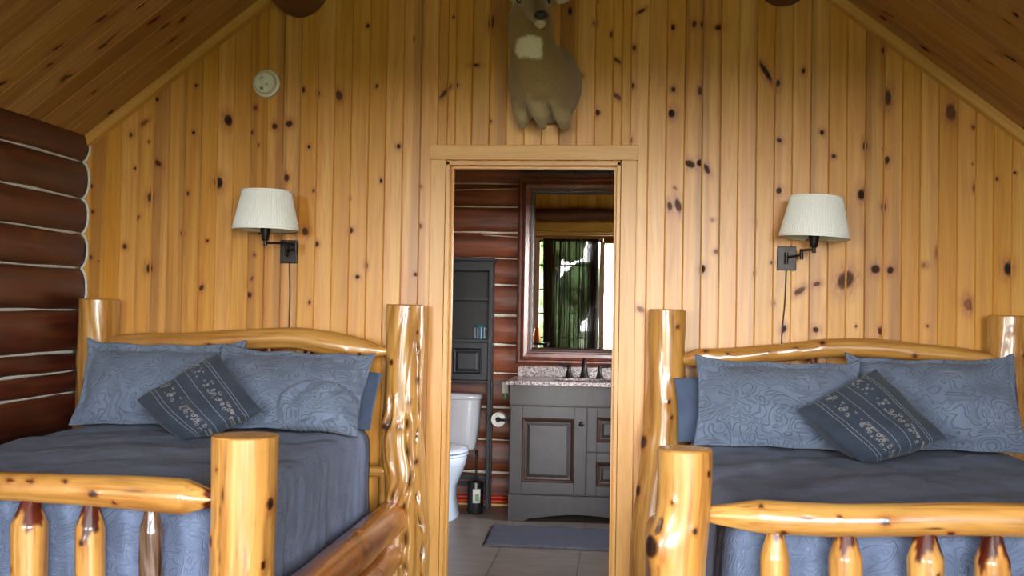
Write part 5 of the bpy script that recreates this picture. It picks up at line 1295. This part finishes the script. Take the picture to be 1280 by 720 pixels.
ct = empty('countertop', (-.233, 7.1, .865), 'speckled granite countertop with backsplash on the vanity', 'countertop')
mb = MB(); cz0, cz1 = .863, .886
ox0, ox1, oy0, oy1 = vx0 - .022, vx1 + .02, vy - .025, YB - .052
bcx, bcy, brx, bry = -.233, 7.07, .19, .135
n = 48; inn = []; outr = []
for k in range(n):
    t = 2 * math.pi * k / n; cx_, sy_ = math.cos(t), math.sin(t); inn.append((bcx + brx * cx_, bcy + bry * sy_))
    kx = (ox1 - bcx) / cx_ if cx_ > 1e-6 else ((ox0 - bcx) / cx_ if cx_ < -1e-6 else 9); ky = (oy1 - bcy) / sy_ if sy_ > 1e-6 else ((oy0 - bcy) / sy_ if sy_ < -1e-6 else 9)
    q = min(kx, ky); outr.append((bcx + q * cx_, bcy + q * sy_))
for c in ((ox0, oy0), (ox1, oy0), (ox1, oy1), (ox0, oy1)):
    k = min(range(n), key=lambda i: math.hypot(outr[i][0] - c[0], outr[i][1] - c[1])); outr[k] = c
v = [(p[0], p[1], z) for z in (cz1, cz0) for ring in (inn, outr) for p in ring]
f = [(k, n + k, n + (k + 1) % n, (k + 1) % n) for k in range(n)] + [(n + k, 3 * n + k, 3 * n + (k + 1) % n, n + (k + 1) % n) for k in range(n)] + [(2 * n + k, k, (k + 1) % n, 2 * n + (k + 1) % n) for k in range(n)] + [(3 * n + k, 2 * n + k, 2 * n + (k + 1) % n, 3 * n + (k + 1) % n) for k in range(n)]
mb.add(v, [q for q in f]); sub(mb, 'slab', M['granite'], ct)
mb = MB(); mb.box((vx0, YB - .075, cz1), (ox1, YB - .052, cz1 + .070)); sub(mb, 'backsplash', M['granite'], ct, bevel=.002)
bs = MB(); v = [(bcx + brx * s_ * math.cos(2 * math.pi * k / 40), bcy + bry * s_ * math.sin(2 * math.pi * k / 40), z) for s_, z in ((1.05, cz1 + .003), (1.0, cz1 + .005), (.96, cz1 - .002), (.9, cz1 - .05), (.7, cz1 - .1), (.2, cz1 - .125), (.03, cz1 - .126)) for k in range(40)]
bs.add(v, [(i * 40 + j, i * 40 + (j + 1) % 40, (i + 1) * 40 + (j + 1) % 40, (i + 1) * 40 + j) for i in range(6) for j in range(40)])
sub(bs, 'basin', M['granite'], ct, smooth=180)

fa = empty('faucet', (-.233, 7.28, cz1), 'oil rubbed bronze faucet with two cross handles on countertop', 'faucet')
def bell(x, top): return [(.031, cz1 + .001), (.031, cz1 + .006), (.024, cz1 + .014), (.017, cz1 + .04), (.013, cz1 + .07), (.015, cz1 + top)]
fy = 7.275
mb = MB(); mb.lathe([(.034, cz1 + .001), (.034, cz1 + .008), (.027, cz1 + .02), (.020, cz1 + .06), (.017, cz1 + .10), (.014, cz1 + .118)], (-.233, fy, 0), 24)
mb.tube([(-.233, fy, cz1 + .09), (-.233, fy - .03, cz1 + .125), (-.233, fy - .08, cz1 + .128), (-.233, fy - .12, cz1 + .10), (-.233, fy - .125, cz1 + .085)], [.014, .0135, .012, .011, .011], 14); sub(mb, 'spout', M['bronze'], fa, smooth=60)
for sx_ in (-1, 1):
    x = -.233 + sx_ * .103
    mb = MB(); mb.lathe([(.030, cz1 + .001), (.030, cz1 + .006), (.023, cz1 + .014), (.016, cz1 + .045), (.011, cz1 + .07), (.014, cz1 + .078), (.014, cz1 + .086), (.006, cz1 + .092)], (x, fy, 0), 24)
    mb.tube([(x - sx_ * .012, fy, cz1 + .08), (x + sx_ * .03, fy, cz1 + .083), (x + sx_ * .065, fy, cz1 + .085)], [.008, .009, .0095], 12); sub(mb, 'handle', M['bronze'], fa, smooth=60)

# mirror
mx0, mx1, mz0, mz1 = -.705, .235, .968, 2.252; yb = YB - .042
mi = empty('mirror', (-.235, yb, 1.61), 'large mirror in stepped dark cherry frame above the vanity', 'mirror')
def frame_rings(prof, mats, name, parent):
    mb = MB(); rings = [[(mx0 + e_, y_, mz0 + e_), (mx1 - e_, y_, mz0 + e_), (mx1 - e_, y_, mz1 - e_), (mx0 + e_, y_, mz1 - e_)] for e_, y_ in prof]
    mb.add([p for r in rings for p in r], [(i * 4 + j, i * 4 + (j + 1) % 4, (i + 1) * 4 + (j + 1) % 4, (i + 1) * 4 + j) for i in range(len(prof) - 1) for j in range(4)])
    return sub(mb, name, mats, parent)
frame_rings([(0, yb), (0, yb - .03), (.012, yb - .036), (.016, yb - .030), (.028, yb - .030), (.034, yb - .042), (.052, yb - .046), (.074, yb - .044), (.080, yb - .034), (.088, yb - .034)], M['cherry'], 'frame', mi)
frame_rings([(.088, yb - .034), (.092, yb - .028), (.104, yb - .026), (.110, yb - .016), (.116, yb - .014)], M['cherry_dark'], 'inner_lip', mi)
mb = MB(); mb.box((mx0 + .11, yb - .014, mz0 + .11), (mx1 - .11, yb - .006, mz1 - .11)); sub(mb, 'glass', M['mirror'], mi)

# light bar over the mirror
vl = empty('vanity_light', (-.2, YB - .04, 2.33), 'dark iron light bar on the log wall above the mirror', 'wall light')
mb = MB(); mb.box((-.70, YB - .085, 2.285), (.31, YB - .045, 2.335)); sub(mb, 'bar', M['wrought'], vl, bevel=.004)
for k in range(4):
    x = -.548 + .235 * k
    mb = MB(); mb.lathe([(.003, 2.262), (.010, 2.275), (.022, 2.30), (.03, 2.318), (.03, 2.37), (.026, 2.375)], (x, YB - .115, 0), 20); mb.tube([(x, YB - .085, 2.31), (x, YB - .115, 2.315)], .008, 8); h_ = sub(mb, 'holder', M['wrought'], vl, smooth=60)
    mb = MB(); mb.lathe([(.028, 2.372), (.045, 2.40), (.055, 2.45), (.066, 2.49), (.063, 2.49), (.052, 2.45), (.04, 2.402), (.02, 2.38)], (x, YB - .115, 0), 24); sub(mb, 'glass_shade', M['shadein'], vl, smooth=60)

# toilet paper on its arm
tp = empty('toilet_paper_roll', (-.775, 7.02, .625), 'white toilet paper roll hanging beside the vanity', 'toilet paper')
mb = MB(); mb.lathe([(.018, -.05), (.046, -.05), (.047, -.045), (.047, .045), (.046, .05), (.018, .05), (.018, -.05)], (-.775, 7.02, .625), 36, 'y', cap=False); sub(mb, 'paper', M['paper'], tp, smooth=40)
mb = MB(); mb.lathe([(.0175, -.05), (.0165, -.05), (.0165, .05), (.0175, .05)], (-.775, 7.02, .625), 24, 'y', cap=False); sub(mb, 'core', M['cord'], tp, smooth=40)
th_ = empty('paper_holder', (-.69, 6.95, .625), 'black arm on the vanity side holding toilet paper', 'holder')
mb = MB(); mb.tube([(-.70, 6.955, .625), (-.735, 6.955, .625), (-.765, 6.955, .625), (-.775, 6.965, .625), (-.775, 7.085, .625)], .009, 12); sub(mb, 'arm', M['black'], th_, smooth=60)
mb = MB(); mb.box((-.698, 6.93, .565), (-.691, 6.98, .685)); mb.lathe([(.022, -.698), (.022, -.702), (.014, -.708)], (0, 6.955, .625), 20, 'x'); sub(mb, 'mount', M['black'], th_, smooth=60)

# plug-in air freshener on the log wall
af = empty('air_freshener', (-.775, 7.39, .78), 'white plug-in air freshener on the log wall beside vanity', 'air freshener')
mb = MB(); mb.box((-.80, 7.37, .765), (-.752, 7.412, .845)); sub(mb, 'body', M['plastic'], af, bevel=.008, segs=3)
mb = MB(); mb.lathe([(.012, .725), (.016, .73), (.016, .755), (.010, .766)], (-.776, 7.385, 0), 18); sub(mb, 'oil_bottle', M['green'], af, smooth=60)

# bath mat
def bathmat():
    nx, ny = 60, 36; v = []
    for side in (1, 0):
        for j in range(ny):
            for i in range(nx):
                u, w = i / (nx - 1), j / (ny - 1); x = -.765 + .9 * u + .012 * (1 - w); y = 6.07 + .575 * w
                e_ = min(u, 1 - u) * .9; f_ = min(w, 1 - w) * .575; ed = min(e_, f_)
                z = .002 + side * (.004 + .010 * smooth01(ed / .018)) + side * .0025 * math.sin(31 * x + 17 * y) * math.sin(23 * y)
                v.append((x, y + .01 * math.sin(6 * u), z))
    n1 = nx * ny; f = []
    for s_ in (0, 1):
        for j in range(ny - 1):
            for i in range(nx - 1):
                q = (s_ * n1 + j * nx + i, s_ * n1 + j * nx + i + 1, s_ * n1 + (j + 1) * nx + i + 1, s_ * n1 + (j + 1) * nx + i); f.append(q if s_ == 0 else q[::-1])
    lp = list(range(nx)) + [j * nx + nx - 1 for j in range(1, ny)] + [(ny - 1) * nx + i for i in range(nx - 2, -1, -1)] + [j * nx for j in range(ny - 2, 0, -1)]
    f += [(lp[k], lp[k] + n1, lp[(k + 1) % len(lp)] + n1, lp[(k + 1) % len(lp)]) for k in range(len(lp))]
    tag(MB().add(v, f).build('bath_mat', M['mat'], smooth=60), 'grey plush bath mat on the tiles before the vanity', 'bath mat')
bathmat()
for i, (z, lab) in enumerate(((.052, 'upper red water pipe along the bathroom wall base'), (.026, 'lower red water pipe along the bathroom wall base'))):
    mb = MB(); mb.tube([(BX0 + .02 + .1 * k, YB - .062 + .004 * math.sin(k), z) for k in range(10)] + [(-.72, YB - .062, z)], .011, 10)
    tag(mb.build('water_pipe', M['red'], smooth=180), lab, 'pipe', 'red pipes along the wall base')
mb = MB(); mb.box((BX0, YB - .085, 0), (BX1, YB - .03, .012)); tag(mb.build('baseboard_bathroom', M['yellowtrim']), kind='structure')

# ------------------------------------------------------------------ light, camera
w = bpy.data.worlds.new('sky'); bpy.context.scene.world = w; w.use_nodes = True
nt = w.node_tree; bg = nt.nodes['Background']
tc = nt.nodes.new('ShaderNodeTexCoord'); sx = nt.nodes.new('ShaderNodeSeparateXYZ'); rp = nt.nodes.new('ShaderNodeValToRGB')
nt.links.new(tc.outputs['Generated'], sx.inputs[0]); nt.links.new(sx.outputs['Z'], rp.inputs[0])
rp.color_ramp.elements[0].position = 0.0; rp.color_ramp.elements[0].color = (1.0, 1.0, 0.97, 1)
rp.color_ramp.elements[1].position = 0.6; rp.color_ramp.elements[1].color = (0.62, 0.78, 1.0, 1)
nt.links.new(rp.outputs[0], bg.inputs[0]); bg.inputs[1].default_value = 36.0

f_, H = 1350.0, 1.32
d = Vector((135, -33, -f_)).normalized(); r = math.radians(0.95)
up = Vector((math.sin(r), math.cos(r), 0)); up.z = -(d.x * up.x + d.y * up.y) / d.z; up.normalize()
X = d.cross(up)
cam = bpy.data.cameras.new('camera'); co = bpy.data.objects.new('camera', cam); C.objects.link(co)
cam.sensor_width = 36; cam.lens = f_ / 1280 * 36; cam.clip_start = 0.05; cam.clip_end = 300
mw = Matrix(((X.x, X.y, X.z, 0), (d.x, d.y, d.z, 0), (up.x, up.y, up.z, H), (0, 0, 0, 1)))
co.matrix_world = mw
sc = bpy.context.scene; sc.camera = co
sc.view_settings.view_transform = 'Standard'; sc.view_settings.look = 'None'; sc.view_settings.exposure = 0.8; sc.view_settings.gamma = 1; sc.view_settings.use_curve_mapping = False
cy = sc.cycles
cy.max_bounces = 12; cy.diffuse_bounces = 7; cy.glossy_bounces = 5; cy.transmission_bounces = 6; cy.transparent_max_bounces = 12
cy.use_denoising = True; cy.denoiser = 'OPENIMAGEDENOISE'; cy.sample_clamp_indirect = 8.0; cy.caustics_reflective = False; cy.caustics_refractive = False
